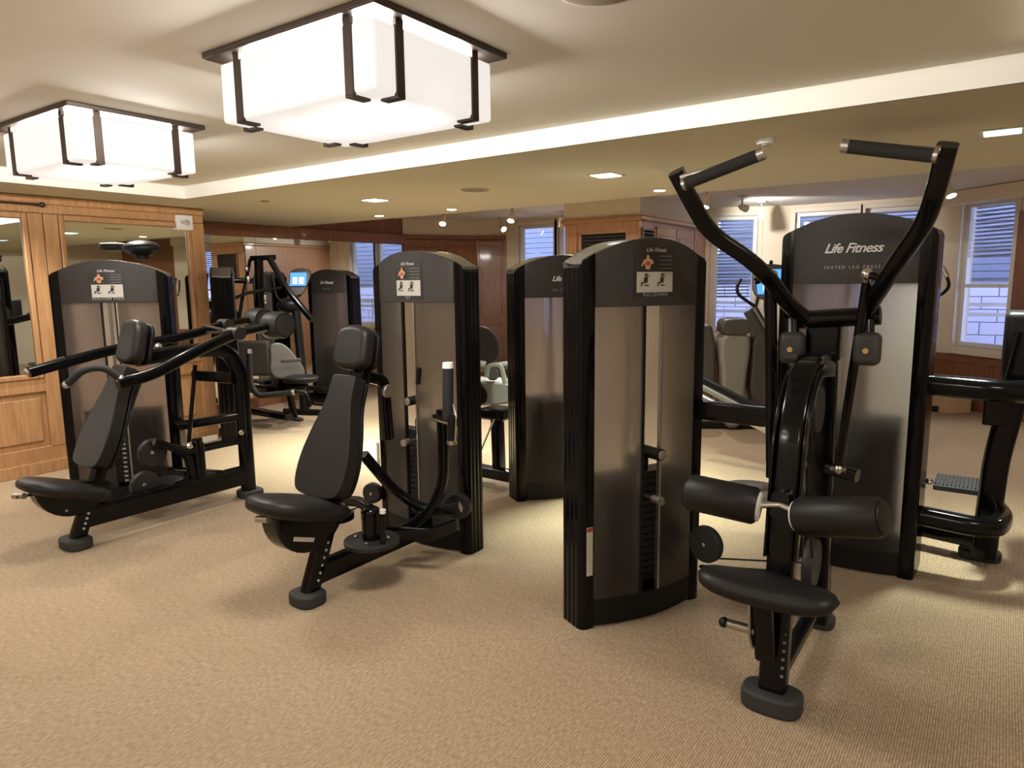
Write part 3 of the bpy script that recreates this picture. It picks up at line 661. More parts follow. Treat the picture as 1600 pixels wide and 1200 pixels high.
        pz = front.get('pin', .5)
        b = MB(); b.cyl(S(Wd/2+sx-.01, .06, pz), S(Wd/2+sx, -bul(Wd/2)-.055, pz), .008); pn = b.build('selector_pin', 'alu', root)
        b = MB(); b.cyl(S(Wd/2+sx-.004, -bul(Wd/2)-.02, pz), S(Wd/2+sx+.002, -bul(Wd/2)-.07, pz), .018, .021); b.build('pin_handle', 'alu', pn)
        # printed exercise placard
        px_ = front.get('px', 0.); hw = .108; zm = front.get('pz', zh+.118)
        def pl(name, m, x0, x1, z0, z1, off): return plate(name, m, Wd/2+px_+x0, Wd/2+px_+x1, zm+z0, zm+z1, off=off, th=.001, parent=hd, nx=4)
        pl('placard', 'blackprint', -hw, hw, -.10, .105, .006)
        pl('placard_picture', 'paper', -hw+.012, hw-.012, -.082, .004, .0075)
        text_mesh('placard_title', front['title'], .0195, Tm(zm-.098, px_, .005), 'paper', hd, space=1.35)
        text_mesh('placard_logo', 'Life Fitness', .024, Tm(zm+.088, px_, .005), 'silver', hd, shear=.35, bold=.0006)
        for r_ in range(4):
            text_mesh('placard_text', 'ooooooo ooooo\nooo oooooooo' if False else '\u2014'*1+' '+'nmnm mnmn', .0125, Tm(zm+.066-r_*.017, px_+.050, .005), 'dimsilver', hd, bold=.0004)
        # little torso drawing and two figure drawings
        def flat(name, m, pts, off): 
            b = MB(); vs = [Tm(zm, px_, off)(x*.95-.012, z*.9+.004) if m != 'blackprint' else Tm(zm, px_, off)(x, z) for x, z in pts]; b.add(vs, [tuple(range(len(vs)))]); return b.build(name, m, hd, smooth=False)
        T_ = [(-.045, .012), (-.022, .012), (-.018, .035), (-.004, .038), (-.006, .052), (-.024, .062), (-.030, .078), (-.040, .078), (-.042, .062), (-.058, .052), (-.070, .028), (-.062, .026), (-.052, .040)]
        flat('placard_figure', 'skin', T_, .0055); flat('placard_figure', 'red', [(-.044, .03), (-.024, .03), (-.020, .048), (-.046, .048)], .0062)
        for cx in (-.045, .045):
            hx_ = [(cx+.002+.008*math.cos(k*.9), -.014+.008*math.sin(k*.9)) for k in range(7)]
            flat('drawing_head', 'iron', hx_, .0068); flat('drawing_body', 'iron', [(cx-.008, -.024), (cx+.012, -.024), (cx+.010, -.050), (cx-.010, -.052)], .0068)
            flat('drawing_leg', 'iron', [(cx-.010, -.050), (cx-.022, -.046), (cx-.026, -.068), (cx-.020, -.068), (cx-.016, -.054), (cx-.006, -.056)], .0068)
            flat('drawing_bench', 'iron', [(cx-.006, -.060), (cx+.018, -.060), (cx+.018, -.066), (cx-.006, -.066)], .0068)
            flat('drawing_arm', 'red', [(cx+.012, -.026), (cx+.022, -.012), (cx+.019, -.009), (cx+.008, -.022)], .0070)
    else:
        plate('shroud_panel', 'smoke', colw, Wd-colw, .13, zh, th=.006)
        b = MB(); b.box(S(Wd/2, dp*.5, .13+.30), (Wd-2*colw-.1, dp*.7, .60 if not big else .74), (u, n, V(0, 0, 1))); b.build('weight_stack', 'iron', root)
        for k in (-1, 1): b = MB(); b.cyl(S(Wd/2+k*.05, dp*.5, .05), S(Wd/2+k*.05, dp*.5, zh+.05), .011, seg=12); b.build('guide_rod', 'chrome', root)
        sz = .066 if big else .050
        if title:
            zm = zh+(.155 if big else .11)
            text_mesh('logo', 'Life Fitness', sz, Tm(zm, 0, .003), 'white', hd, shear=.38, bold=.0010, space=.92)
            text_mesh('lettering', title, .0215 if big else .019, Tm(zh+(.075 if big else .045), 0, .003), 'silver', hd, space=1.5)
        for fx_, fz in ((.5, None), (.1, None), (.9, None), (.1, zh+.03), (.9, zh+.03)):
            x = colw+(Wd-2*colw)*fx_; z = fz or arch(x)-.025
            b = MB(); b.disc(S(x, -bul(x)-.006, z), n, .007, .006, seg=12); b.build('screw', 'blackprint', hd)
    return S, u, n, Wd
def foot(root, c, rx, ry, h=.055, m='rubber', ang=0, name='foot_pad'):
    ex = V(math.cos(ang), math.sin(ang), 0); ey = V(-math.sin(ang), math.cos(ang), 0); b = MB(); pts = []
    for i in range(28):
        a = 2*math.pi*i/28; s_ = lambda v: math.copysign(abs(v)**.7, v); pts.append(V(c[0], c[1], 0)+ex*rx*s_(math.cos(a))+ey*ry*s_(math.sin(a)))
    b.prism(pts, V(0, 0, h)); return b.build(name, m, root, bevel=.012, bseg=3)
def seat_housing(root, X, Y, Z, r, w, name='seat_housing', rot=0):
    """half-round cover hanging under a seat, its flat side up"""
    pts = []
    for i in range(17):
        a = math.pi+math.pi*i/16+rot; pts.append(V(X-w/2, Y+r*math.cos(a)*1.05, Z+r*math.sin(a)))
    b = MB(); b.prism(pts, V(w, 0, 0)); return b.build(name, 'black', root, bevel=.012, bseg=3)
EX, EY, EZ = V(1, 0, 0), V(0, 1, 0), V(0, 0, 1)

# ================================================================== shoulder press (left)
X1 = -4.41
sp = thing('shoulder_press_machine', 'black shoulder press machine with two long padded levers, nearest the oak wall', 'gym machine', (X1, 2.3, 0))
S1, u1, n1, W1 = tower(sp, (-5.251, 2.079), (-4.774, 2.644), .20, front=dict(title='SHOULDER PRESS', knob=.72, pin=.5))
x = lambda px, py, dx=0: PX(px, py, X1+dx)
b = MB(); b.sweep([V(X1, 1.80, .17), V(X1, 2.95, .17)], .07, .13, side=EX, rr=.12); b.build('base_rail', 'black', sp)
b = MB(); b.sweep([V(X1, 1.76, .05), x(165, 700), x(188, 655), V(X1, 2.20, 1.00)], .075, .085, side=EX, rad=.05); b.build('seat_post', 'black', sp)
b = MB()
for i in range(9): t = .12+.055*i; p = V(X1+.04, 1.76, .05)*(1-t)+(x(165, 700)+V(.04, 0, 0))*t; b.disc(p, EX, .008, .006, seg=10)
b.build('adjuster_holes', 'silver', sp)
foot(sp, (X1, 1.75), .105, .075, .06); foot(sp, (X1, 2.93), .085, .085, .055)
b = MB(); b.sweep([V(X1, 2.92, .05), V(X1, 2.92, .93), V(X1, 2.82, 1.09), V(X1, 2.50, 1.10), V(X1, 2.2, 1.08)], .08, .095, side=EX, rad=.09); b.build('rear_upright', 'black', sp)
b = MB(); b.sweep([V(X1, 2.56, .2), V(X1, 2.56, .50)], .065, .07, side=EX); b.build('middle_upright', 'black', sp)
b = MB(); b.sweep([V(X1-.02, 2.90, .60), V(X1-.25, 2.6, .56), V(S1(W1-.05, .1, 0)[0], S1(W1-.05, .1, 0)[1], .56)], .06, .07); b.build('link_arm', 'black', sp)
b = MB(); b.sweep([V(X1, 2.86, .88), V(-4.80, 2.80, .88)], .05, .075, side=EY); b.build('crossbar', 'black', sp)
b = MB(); b.sweep([V(X1, 2.70, .20), V(-4.85, 2.55, .20)], .07, .09, side=EY); b.build('crossbar', 'black', sp)
b = MB(); b.sweep([x(385, 686), x(345, 694), x(290, 706), x(240, 690)], .05, .05, side=EX, rad=.04); lk = b.build('lever_link', 'black', sp)
b = MB(); b.box(x(328, 685, .03), (.006, .11, .035)); b.build('warning_label', 'label', lk)
b = MB(); b.cyl(x(305, 570, -.06), x(295, 693, -.06), .014); b.build('push_rod', 'black', sp)
b = MB(); b.ell(x(295, 697, .0), (.03, .03, .028)); b.ell(x(377, 676, .05), (.012, .02, .02)); b.build('rod_joint', 'chrome', sp)
# pulley discs
for px, py, r_ in ((238, 707, .092), (226, 758, .092)):
    b = MB(); b.disc(x(px, py, -.06), EX, r_, .05, ch=.06); w = b.build('pulley_cover', 'disc', sp); b = MB(); b.disc(x(px, py, -.032), EX, .012, .006, seg=12); b.build('cap_screw', 'alu', w)
b = MB(); b.disc(x(262, 752, -.2), EZ, .10, .035); b.build('pulley', 'disc', sp)
b = MB(); b.tube([V(X1-.02, 2.42, .46), V(X1-.02, 2.50, .40), V(X1-.02, 2.52, .22)], .035); b.build('bent_cover', 'black', sp)
# seat
sd = unit(x(25, 752)-x(126, 762)); b = MB()
ax_ = (EX, unit(V(0, sd[1], sd[2])), unit(np.cross(EX, unit(V(0, sd[1], sd[2])))))
b.ell((x(32, 752)+x(166, 768))/2+V(0, 0, -.015), (.18, .245, .052), ax_, 28, 14, .72); b.build('seat', 'leather', sp)
seat_housing(sp, X1, 1.76, .40, .20, .10, rot=-.2)
b = MB(); b.cyl(x(55, 772, .05), x(25, 777, .02), .008); h_ = b.build('adjuster_lever', 'satin', sp); b = MB(); b.cyl(x(38, 775, .05), x(22, 775, -.03), .017); b.build('lever_grip', 'alu', h_)
b = MB(); b.disc(x(72, 760, .056), EX, .008, .006, seg=10); b.disc(x(104, 798, .056), EX, .008, .006, seg=10); b.build('cap_screw', 'alu', sp)
# backrest + head pad
def back_pads(root, X, pb, pt, hb, ht, w=.32):
    d = unit(pt-pb); d = V(0, d[1], d[2]); d = unit(d); Ln = np.linalg.norm(pt-pb); hw = w/2
    o = [(-hw*.80, 0), (hw*.80, 0), (hw*1.10, Ln*.08), (hw*1.14, Ln*.30), (hw*.88, Ln*.55), (hw*.58, Ln*.76), (hw*.54, Ln*.97), (hw*.5, Ln), (-hw*.5, Ln), (-hw*.54, Ln*.97), (-hw*.58, Ln*.76), (-hw*.88, Ln*.55), (-hw*1.14, Ln*.30), (-hw*1.10, Ln*.08)]
    slab(smooth_poly(o, 2), V(X, pb[1], pb[2]), EX, d, .075, 'backrest', 'leather', root, .026)
    en = unit(np.cross(EX, d)); b = MB(); pts = [V(X, pb[1], pb[2])+EX*p[0]*.93+d*(p[1]*.96+.01)-en*.052 for p in smooth_poly(o, 2)]; 
    b.prism(pts, -en*.02 if en[1] < 0 else -en*.02); b.build('back_shell', 'satin', root, bevel=.006)
    d2 = unit(V(0, (ht-hb)[1], (ht-hb)[2])); L2 = np.linalg.norm(ht-hb); h2 = .115
    o2 = [(-h2, 0), (h2, 0), (h2*.98, L2*.5), (h2*.86, L2), (-h2*.86, L2), (-h2*.98, L2*.5)]
    hp = slab(smooth_poly(o2, 2), V(X, hb[1], hb[2]), EX, d2, .085, 'head_pad', 'leather', root, .028)
    en = unit(np.cross(EX, d2)); b = MB(); b.prism([V(X, hb[1], hb[2])+EX*p[0]*.9+d2*(p[1]*.94+.005)-en*.062 for p in smooth_poly(o2, 2)], -en*.02); b.build('pad_shell', 'satin', hp, bevel=.006)
back_pads(sp, X1, V(0, 1.86, .46), V(0, 2.13, 1.04), V(0, 2.15, 1.05), V(0, 2.22, 1.32), .30)
# levers
XN, XF = -4.06, -4.76
for X_, A, hd_, cw in ((XN, [(184, 600), (240, 585), (300, 552), (368, 521), (430, 508)], [(193, 592), (180, 568), (160, 562), (122, 597)], (437, 507)),
                       (XF, [(45, 582), (165, 549), (300, 523), (352, 507), (400, 500)], [(102, 563), (88, 568), (60, 578), (42, 582)], (398, 503))):
    P_ = [PX(a, c, X_) for a, c in A]
    b = MB(); b.sweep(P_[:-1], .055, .065, side=EX, rad=.12); b.build('lever_arm', 'black', sp)
    b = MB(); b.cyl(P_[-2]-(P_[-1]-P_[-2])*.2, P_[-1], .03); b.build('counterweight_rod', 'black', sp)
    c_ = P_[-1]; b = MB(); b.disc(c_+V(0.0, .02, 0), EX, .092, .16, ch=.08); w = b.build('counterweight', 'disc', sp)
    b = MB(); b.disc(c_+V(.085, .02, 0), EX, .072, .006); b.build('weight_face', 'rubber', w)
    b = MB(); b.cyl(P_[-2]-EX*.055, P_[-2]+EX*.055, .042); b.build('pivot_hub', 'disc', sp)
hN = PX(188, 592, XN)
b = MB(); b.sweep([hN, hN+V(-.02, -.07, .075), hN+V(-.06, -.16, .07), hN+V(-.13, -.22, -.01)], .04, .04, rr=.5, rad=.06); g_ = b.build('handgrip', 'grip', sp)
b = MB(); b.ell(hN+V(-.135, -.225, -.015), (.022, .022, .022)); b.build('grip_cap', 'alu', g_); b = MB(); b.ell(hN, (.024, .024, .024)); b.build('grip_collar', 'alu', g_)
hF = PX(102, 562, XF); e = PX(45, 581, XF-.02)
b = MB(); b.cyl(hF, e, .024); g_ = b.build('handgrip', 'grip', sp); b = MB(); b.ell(e, (.026, .026, .026)); b.build('grip_cap', 'alu', g_)
b = MB(); b.sweep([PX(318, 508, XF+.1), PX(352, 516, XN)], .035, .012); b.sweep([PX(325, 519, XF+.3), PX(362, 520, XN)], .03, .012); b.build('lever_yoke', 'chrome', sp)
b = MB(); b.ell(PX(247, 542, XF+.05), (.025, .03, .03)); b.ell(PX(305, 543, XF+.2), (.022, .03, .022)); b.build('rod_joint', 'chrome', sp)

# ================================================================== pec fly (middle)
X2 = -2.66
fm = thing('pec_fly_machine', 'black pec fly machine with upright padded handle, in the middle of the room', 'gym machine', (X2, 2.6, 0))
S2, u2, n2, W2 = tower(fm, (-3.109, 2.975), (-2.37, 2.934), .14, front=dict(title='FLY', knob=.86, pin=.62, px=-.005, slot=-.02, pz=1.54))
x = lambda px, py, dx=0: PX(px, py, X2+dx)
b = MB(); b.sweep([V(X2, 2.10, .13), V(X2, 2.95, .13)], .075, .10, side=EX, rr=.12); b.build('base_rail', 'black', fm)
b = MB(); b.sweep([V(X2, 2.05, .04), V(X2, 2.33, .72), V(X2, 2.46, 1.10)], .075, .085, side=EX, rad=.06); b.build('seat_post', 'black', fm)
b = MB()
for i in range(12): t = .1+.05*i; p = V(X2+.04, 2.05, .04)*(1-t)+V(X2+.04, 2.33, .72)*t; b.disc(p, EX, .007, .006, seg=10)
b.build('adjuster_holes', 'silver', fm)
foot(fm, (X2, 2.04), .085, .075, .06)
b = MB(); sdir = unit(V(0, -1, .30)); b.ell(V(X2, 2.02, .485), (.175, .245, .055), (EX, sdir, unit(np.cross(EX, sdir))), 28, 14, .7); b.build('seat', 'leather', fm)
seat_housing(fm, X2, 2.05, .46, .19, .12, rot=-.28)
b = MB(); b.cyl(x(445, 802), x(418, 812), .008); h_ = b.build('adjuster_lever', 'satin', fm); b = MB(); b.cyl(x(420, 812, .04), x(402, 811, -.03), .016); b.build('lever_grip', 'alu', h_)
b = MB(); b.disc(x(453, 804, .065), EX, .008, .006, seg=10); b.build('cap_screw', 'alu', fm)
b = MB(); q = x(475, 843, .064); b.box(q, (.004, .12, .02), (EX, unit(V(0, 1, -.35)), unit(V(0, .35, 1)))); b.build('caution_strip', 'label', fm)
back_pads(fm, X2, V(0, 2.14, .50), V(0, 2.37, 1.07), V(0, 2.38, 1.10), V(0, 2.44, 1.32), .31)
b = MB(); b.sweep([V(X2, 2.47, 1.06), V(X2, 2.60, 1.02), V(X2, 2.62, .7)], .05, .06, side=EX, rad=.04); b.build('back_bracket', 'black', fm)
b = MB(); b.disc(V(X2+.05, 2.58, .97), EX, .035, .02); b.build('cap_screw', 'alu', fm)
# curved frame tubes sweeping round to the lever
q0 = PX(560, 735, X2+.02); 
b = MB(); b.sweep([V(X2+.02, 2.42, .66), V(X2+.05, 2.62, .40), V(X2+.2, 2.72, .30), V(X2+.36, 2.78, .34)], .045, .055, rad=.14); b.build('curved_brace', 'black', fm)
lev = [PY(590, 838, 2.55), PY(635, 826, 2.62), PY(672, 800, 2.66), PY(692, 760, 2.70), PY(693, 700, 2.72), PY(690, 640, 2.72)]
b = MB(); b.sweep(lev, .045, .055, side=EY, rad=.15); b.build('lever_arm', 'black', fm)
t0 = PY(690, 650, 2.70); t1 = PY(712, 660, 2.56)
b = MB(); b.sweep([PY(684, 652, 2.74), t1], .06, .04); b.build('handle_bracket', 'black', fm)
g0 = PY(700, 655, 2.6); g1 = PY(700, 575, 2.6)
b = MB(); b.cyl(g0, g1, .027); g_ = b.build('handgrip', 'grip', fm); b = MB(); b.cyl(g1, g1+V(0, 0, .028), .029, .026); b.build('grip_cap', 'white', g_)
b = MB(); b.cyl(PY(706, 690, 2.55), PY(706, 650, 2.55), .022); g_ = b.build('lower_grip', 'satin', fm); b = MB(); b.cyl(PY(706, 694, 2.55), PY(706, 688, 2.55), .024); b.build('grip_cap', 'alu', g_)
b = MB(); b.sweep([PY(711, 690, 2.52), PY(713, 650, 2.52), PY(708, 632, 2.56)], .008, .008, rr=.5, rad=.02); b.build('wire_guard', 'chrome', fm)
# turntable and pivot
tc = V(X2+.12, 2.36, .24)
b = MB(); b.disc(tc-V(0, 0, .005), EZ, .14, .03, ch=.08); b.build('turntable', 'iron', fm)
b = MB(); b.disc(tc-V(.28, -.02, -.07), EZ, .09, .05, ch=.2); b.build('turntable', 'disc', fm)
b = MB(); b.cyl(tc, tc+V(0, 0, .15), .048); b.ell(tc+V(0, 0, .15), (.05, .05, .03)); b.build('pivot_post', 'black', fm)
b = MB(); b.sweep([tc+V(0, 0, .16), tc+V(-.10, .02, .18), tc+V(-.22, .03, .16)], .05, .045, side=EZ, rad=.03); b.build('pivot_arm', 'black', fm)
for a in range(4):
    b = MB(); b.disc(tc+V(.085*math.cos(a*1.57+.5), .085*math.sin(a*1.57+.5), .016), EZ, .012, .014, seg=8); b.build('bolt', 'chrome', fm)
b = MB(); b.cyl(PX(598, 858, X2+.22), PX(598, 800, X2+.22), .014); s_ = b.build('stop_peg', 'black', fm); b = MB(); b.cyl(PX(598, 802, X2+.22), PX(598, 796, X2+.22), .016); b.build('peg_cap', 'white', s_)
b = MB(); b.sweep([V(X2+.02, 2.5, .22), V(X2+.28, 2.62, .22), V(X2+.30, 2.8, .22)], .07, .02, side=None); b.build('stop_plate', 'black', fm)
for px, py, Y, r_ in ((716, 790, 2.86, .075), (583, 770, 2.95, .065)):
    c_ = PY(px, py, Y); b = MB(); b.disc(c_, V(.25, -1, 0), r_, .05, ch=.08); w = b.build('pulley_cover', 'disc', fm); b = MB(); b.disc(c_+unit(V(.25, -1, 0))*.027, V(.25, -1, 0), .010, .005, seg=10); b.build('cap_screw', 'alu', w)
b = MB(); b.cyl(PX(505, 815, X2-.1), PX(590, 780, X2-.1), .004); b.build('cable', 'satin', fm)
b = MB(); b.box(PY(591, 712, 2.93), (.018, .008, .16)); b.build('warning_label', 'label', fm)
b = MB(); b.cyl(PY(655, 575, 2.90), PY(653, 600, 2.90), .014); b.build('cable_stop', 'satin', fm)

# ================================================================== pulldown (front right)
X3 = -.58
pm = thing('pulldown_machine', 'black lat pulldown machine with two raised grip levers, nearest the camera on the right', 'gym machine', (X3, 2.7, 0))
S3, u3, n3, W3 = tower(pm, (-1.425, 2.528), (-1.109, 3.140), .16, front=dict(title='PULLDOWN', knob=.77, pin=.57, px=.0, slot=.0, pz=1.56))
b = MB(); b.box(S3(.045, -.006, .36), (.030, .003, .22), (u3, n3, EZ)); wl3 = b.build('warning_label', 'label', pm); b = MB(); b.box(S3(.045, -.008, .46), (.030, .003, .018), (u3, n3, EZ)); b.build('label_stripe', 'red', wl3)
x = lambda px, py, dx=0: PX(px, py, X3+dx)
b = MB(); b.sweep([V(X3, 2.44, .05), V(X3, 2.50, .70), V(X3, 2.56, 1.04), V(X3, 2.70, 1.22), V(X3, 2.98, 1.20)], .095, .075, side=EX, rad=.13, rr=.25); b.build('front_upright', 'black', pm)
for s in (-1, 1): b = MB(); b.sweep([V(X3+s*.052, 2.47, .55), V(X3+s*.052, 2.53, 1.02), V(X3+s*.052, 2.68, 1.20), V(X3+s*.052, 2.96, 1.17)], .010, .05, side=EX, rad=.12); b.build('edge_trim', 'black', pm)
foot(pm, (X3, 2.43), .105, .072, .07)
b = MB(); b.sweep([V(X3, 3.14, .04), V(X3, 3.02, 1.38)], .105, .085, side=EX, rr=.15); b.build('rear_upright', 'black', pm)
foot(pm, (X3, 3.17), .075, .06, .05)
b = MB(); b.sweep([V(X3, 2.45, .10), V(X3, 3.15, .10)], .06, .05, side=EX); b.build('base_rail', 'black', pm)
b = MB(); b.sweep([V(X3, 3.08, .93), V(-1.12, 3.12, .93)], .06, .085, side=EY, rr=.15); b.build('crossbar', 'black', pm)
b = MB(); b.sweep([V(X3, 3.12, .56), V(-1.12, 3.16, .56)], .06, .06, side=EY, rr=.2); b.build('crossbar', 'bluebar', pm)
b = MB(); b.disc(V(-.86, 3.06, .60), EZ, .135, .022, ch=.05); w = b.build('disc_plate', 'greyplast', pm); b = MB(); b.disc(V(-.84, 3.06, .613), EZ, .05, .014); b.build('disc_hub', 'alu', w)
c_ = PY(1103, 850, 3.0); b = MB(); b.disc(c_, V(-.3, -1, 0), .085, .04, ch=.05); w = b.build('pulley_cover', 'disc', pm); b = MB(); b.disc(c_+unit(V(-.3, -1, 0))*.022, V(-.3, -1, 0), .01, .005, seg=10); b.build('cap_screw', 'alu', w)
c_ = x(1268, 880, .02); b = MB(); b.disc(c_, EX, .10, .04, ch=.05); b.build('pulley_cover', 'disc', pm)
b = MB(); b.cyl(c_, PY(1110, 872, 3.05), .004); b.cyl(x(1225, 895), PY(1095, 885, 3.02), .009); b.build('cable', 'satin', pm)
# seat: a wide saddle on the front of the upright
b = MB(); sc = V(X3-.015, 2.335, .470); vs = []; fs = []; NU, NV = 24, 14
for i in range(NU+1):
    s = -1+2*i/NU; hw_ = .235
    for j in range(NV):
        a = 2*math.pi*j/NV; r_ = (1-abs(s)**6)**.5 if abs(s) < 1 else 0.02
        fy = ((.035+.13*(1-abs(s))**1.1) if math.cos(a) > 0 else .085)*max(r_, .05); fz = .042*max(r_, .05)
        vs.append(sc+V(s*hw_, fy*math.copysign(abs(math.cos(a))**.8, math.cos(a)), fz*math.copysign(abs(math.sin(a))**.8, math.sin(a))+.022*s*s))
for i in range(NU):
    for j in range(NV): j2 = (j+1) % NV; fs.append((i*NV+j, i*NV+j2, (i+1)*NV+j2, (i+1)*NV+j))
fs += [tuple(range(NV-1, -1, -1)), tuple(NU*NV+j for j in range(NV))]
b.add(vs, fs); b.build('seat', 'leather', pm, sharp=80)
b = MB(); b.sweep([V(X3-.02, 2.32, .45), V(X3-.02, 2.40, .20)], .07, .05, side=EX); b.build('seat_carriage', 'black', pm)
b = MB(); b.prism([V(X3-.062, 2.30, .44), V(X3-.062, 2.36, .44), V(X3-.062, 2.39, .26), V(X3-.062, 2.36, .24), V(X3-.062, 2.32, .30)], V(.008, 0, 0)); sp_ = b.build('side_plate', 'alu', pm); b = MB(); b.disc(V(X3-.064, 2.335, .40), EX, .01, .01, seg=12); b.build('bolt', 'iron', sp_)
b = MB(); b.cyl(V(X3-.05, 2.36, .31), V(X3-.15, 2.33, .325), .017); h_ = b.build('adjuster_lever', 'alu', pm); b = MB(); b.ell(V(X3-.15, 2.33, .325), (.019, .019, .019)); b.build('lever_cap', 'satin', h_)
b = MB()
for i in range(10): b.disc(V(X3+.035, 2.408+.004*i, .14+.03*i), EY, .006, .004, seg=8)
b.build('adjuster_holes', 'dimsilver', pm)
b = MB(); b.disc(V(X3-.03, 2.40, .20), EY, .012, .02, seg=12); b.build('cap_screw', 'alu', pm)
# thigh rollers
rc = V(X3, 2.42, .76)
b = MB(); b.sweep([rc+V(0, .08, -.02), rc+V(0, -.01, .0)], .06, .09, side=EX); b.build('roller_bracket', 'black', pm)
for s, e0, e1 in ((-1, V(X3-.07, 2.405, .745), V(X3-.315, 2.38, .765)), (1, V(X3+.065, 2.405, .735), V(X3+.325, 2.335, .80))):
    b = MB(); b.cyl(rc, e0+(e1-e0)*.1, .012); b.build('roller_axle', 'chrome', pm)
    b = MB(); b.cyl(e0, e1, .066, rings=[(0, .056), (.05, .066), (.94, .066), (1, .057)], seg=28); r_ = b.build('thigh_roller', 'leather', pm)
    for t0_, q in ((e0, -1), (e1, 1)):
        b = MB(); d = unit(e1-e0)*q; b.disc(t0_+d*.003, d, .052, .014); b.build('end_cap', 'label' if q < 0 else 'leather', r_)
# cross tube, pivots and levers
hb = V(X3, 3.03, 1.39)
a0 = PY(1250, 500, 2.98); a1 = PY(1376, 493, 2.98)
b = MB(); b.cyl(a0, a1, .036, seg=24); b.build('cross_tube', 'black', pm)
b = MB(); b.box(V(X3, 3.02, 1.28), (.13, .10, .16)); b.build('head_block', 'black', pm, bevel=.015)
for px, py in ((1238, 543), (1355, 545)):
    c_ = PY(px, py, 2.92); b = MB(); b.sweep([PY(px, py-45, 2.95), PY(px, py-15, 2.94)], .05, .05); b.build('hanger', 'black', pm)
    b = MB(); b.box(c_, (.095, .07, .125)); w = b.build('pivot_housing', 'header', pm, bevel=.025, bseg=4); b = MB(); b.disc(c_+V(.0, -.037, -.005), EY, .012, .01, seg=12); b.build('cap_screw', 'gold', w)
def lever(pts, grip0, grip1):
    P_ = [PY(a, c, y) for a, c, y in pts]
    b = MB(); b.sweep(P_, .05, .058, side=EY, rad=.12); b.build('lever_arm', 'black', pm)
    g0 = PY(*grip0); g1 = PY(*grip1)
    b = MB(); b.cyl(P_[-1]*.5+g0*.5, g1, .011); b.build('grip_core', 'chrome', pm)
    b = MB(); b.cyl(g0, g1, .0215, seg=20); g_ = b.build('handgrip', 'grip', pm); d = unit(g1-g0)
    b = MB(); b.cyl(g1, g1+d*.022, .0225); b.build('grip_cap', 'alu', g_); b = MB(); b.cyl(g0-d*.012, g0, .0225); b.build('grip_collar', 'alu', g_)
lever([(1268, 503, 2.98), (1235, 480, 2.92), (1190, 418, 2.78), (1107, 362, 2.66), (1078, 310, 2.56), (1056, 268, 2.50)], (1072, 287, 2.47), (1184, 243, 2.47))
lever([(1345, 500, 2.98), (1362, 472, 2.90), (1398, 415, 2.78), (1448, 345, 2.66), (1466, 285, 2.56), (1481, 226, 2.50)], (1458, 243, 2.47), (1327, 229, 2.47))
for jx, jy, rx, ry, bx_, by_ in ((1207, 430, 1204, 445, 1206, 745), (1355, 428, 1354, 442, 1310, 730)):
    p0 = PY(rx, ry, 2.88); p1 = PY(bx_, by_, 3.0 if bx_ > 1250 else 2.93)
    b = MB(); b.cyl(p0, p1, .017 if bx_ > 1250 else .024); b.build('push_rod', 'black', pm)
    b = MB(); b.ell(PY(jx, jy, 2.86), (.020, .02, .022)); b.cyl(PY(jx, jy, 2.86), p0, .013); b.build('rod_joint', 'chrome', pm)
    b = MB(); b.cyl(PY(jx, jy, 2.86), PY(jx-28 if bx_ < 1250 else jx+32, jy+10, 2.84), .014); b.build('joint_stub', 'black', pm)
b = MB(); c_ = PY(1310, 733, 2.99); b.ell(c_, (.018, .018, .02)); b.cyl(c_-V(.03, 0, 0), c_+V(.03, 0, 0), .011); b.build('rod_joint', 'chrome', pm)
b = MB(); b.sweep([V(X3+.03, 3.05, .75), V(X3+.15, 3.02, .74)], .05, .05); b.build('lever_link', 'black', pm)
b = MB(); b.tube([V(X3+.03, 2.62, 1.10), V(X3+.045, 2.66, .9), V(X3+.05, 2.68, .6), V(X3+.04, 2.8, .45)], .006, .1); b.build('cable', 'satin', pm)
b = MB(); b.disc(V(X3+.03, 2.78, 1.04), EX, .09, .03, ch=.05); b.build('pulley', 'disc', pm)

# ================================================================== seated leg press (right, seen from behind)
lp = thing('leg_press_machine', 'large black seated leg press with lettered tower back, on the right', 'gym machine', (-.3, 4.2, 0))
S6, u6, n6, W6 = tower(lp, (-1.0, 3.94), (-.275, 3.915), .28, zc=1.755, zt=1.85, zh=1.50, title='SEATED LEG PRESS', big=True, colw=.072)
Y6 = 4.30
b = MB(); b.sweep([V(-.28, Y6-.15, .98), V(-.0, Y6-.15, .97), V(.12, Y6-.1, .965), V(.16, Y6+.1, .96), V(.12, Y6+.3, .96)], .11, .11, side=EZ, rad=.12, rr=.4); b.build('guard_rail', 'black', lp)
b = MB(); b.sweep([V(-.28, Y6-.22, .30), V(-.04, Y6-.22, .285), V(.045, Y6-.18, .285), V(.08, Y6, .285), V(.04, Y6+.2, .285)], .10, .10, side=EZ, rad=.12, rr=.4); b.build('guard_rail', 'black', lp)
b = MB(); b.sweep([PY(1536, 868, 4.38), PY(1556, 720, 4.38), PY(1592, 590, 4.38), PY(1612, 520, 4.38)], .10, .12, side=EY, rad=.1); b.build('seat_post', 'black', lp)
b = MB(); b.box(PY(1560, 635, 4.34), (.13, .06, .20)); b.build('toothed_plate', 'black', lp, bevel=.01)
foot(lp, tuple(Zp(1530, 872, 0)[:2]), .10, .07, .05)
b = MB(); b.sweep([V(-.5, 4.5, .12), V(.02, 4.4, .12)], .09, .12, side=EZ); b.build('base_rail', 'black', lp)
c_ = Zp(1497, 757, .30); b = MB(); b.box(c_, (.24, .28, .035)); w = b.build('foot_plate', 'rubber', lp, bevel=.008)
for i in range(12): b = MB(); b.box(c_+V(-.11+.02*i, 0, .02), (.009, .26, .008)); b.build('tread_rib', 'satin', w, smooth=False)
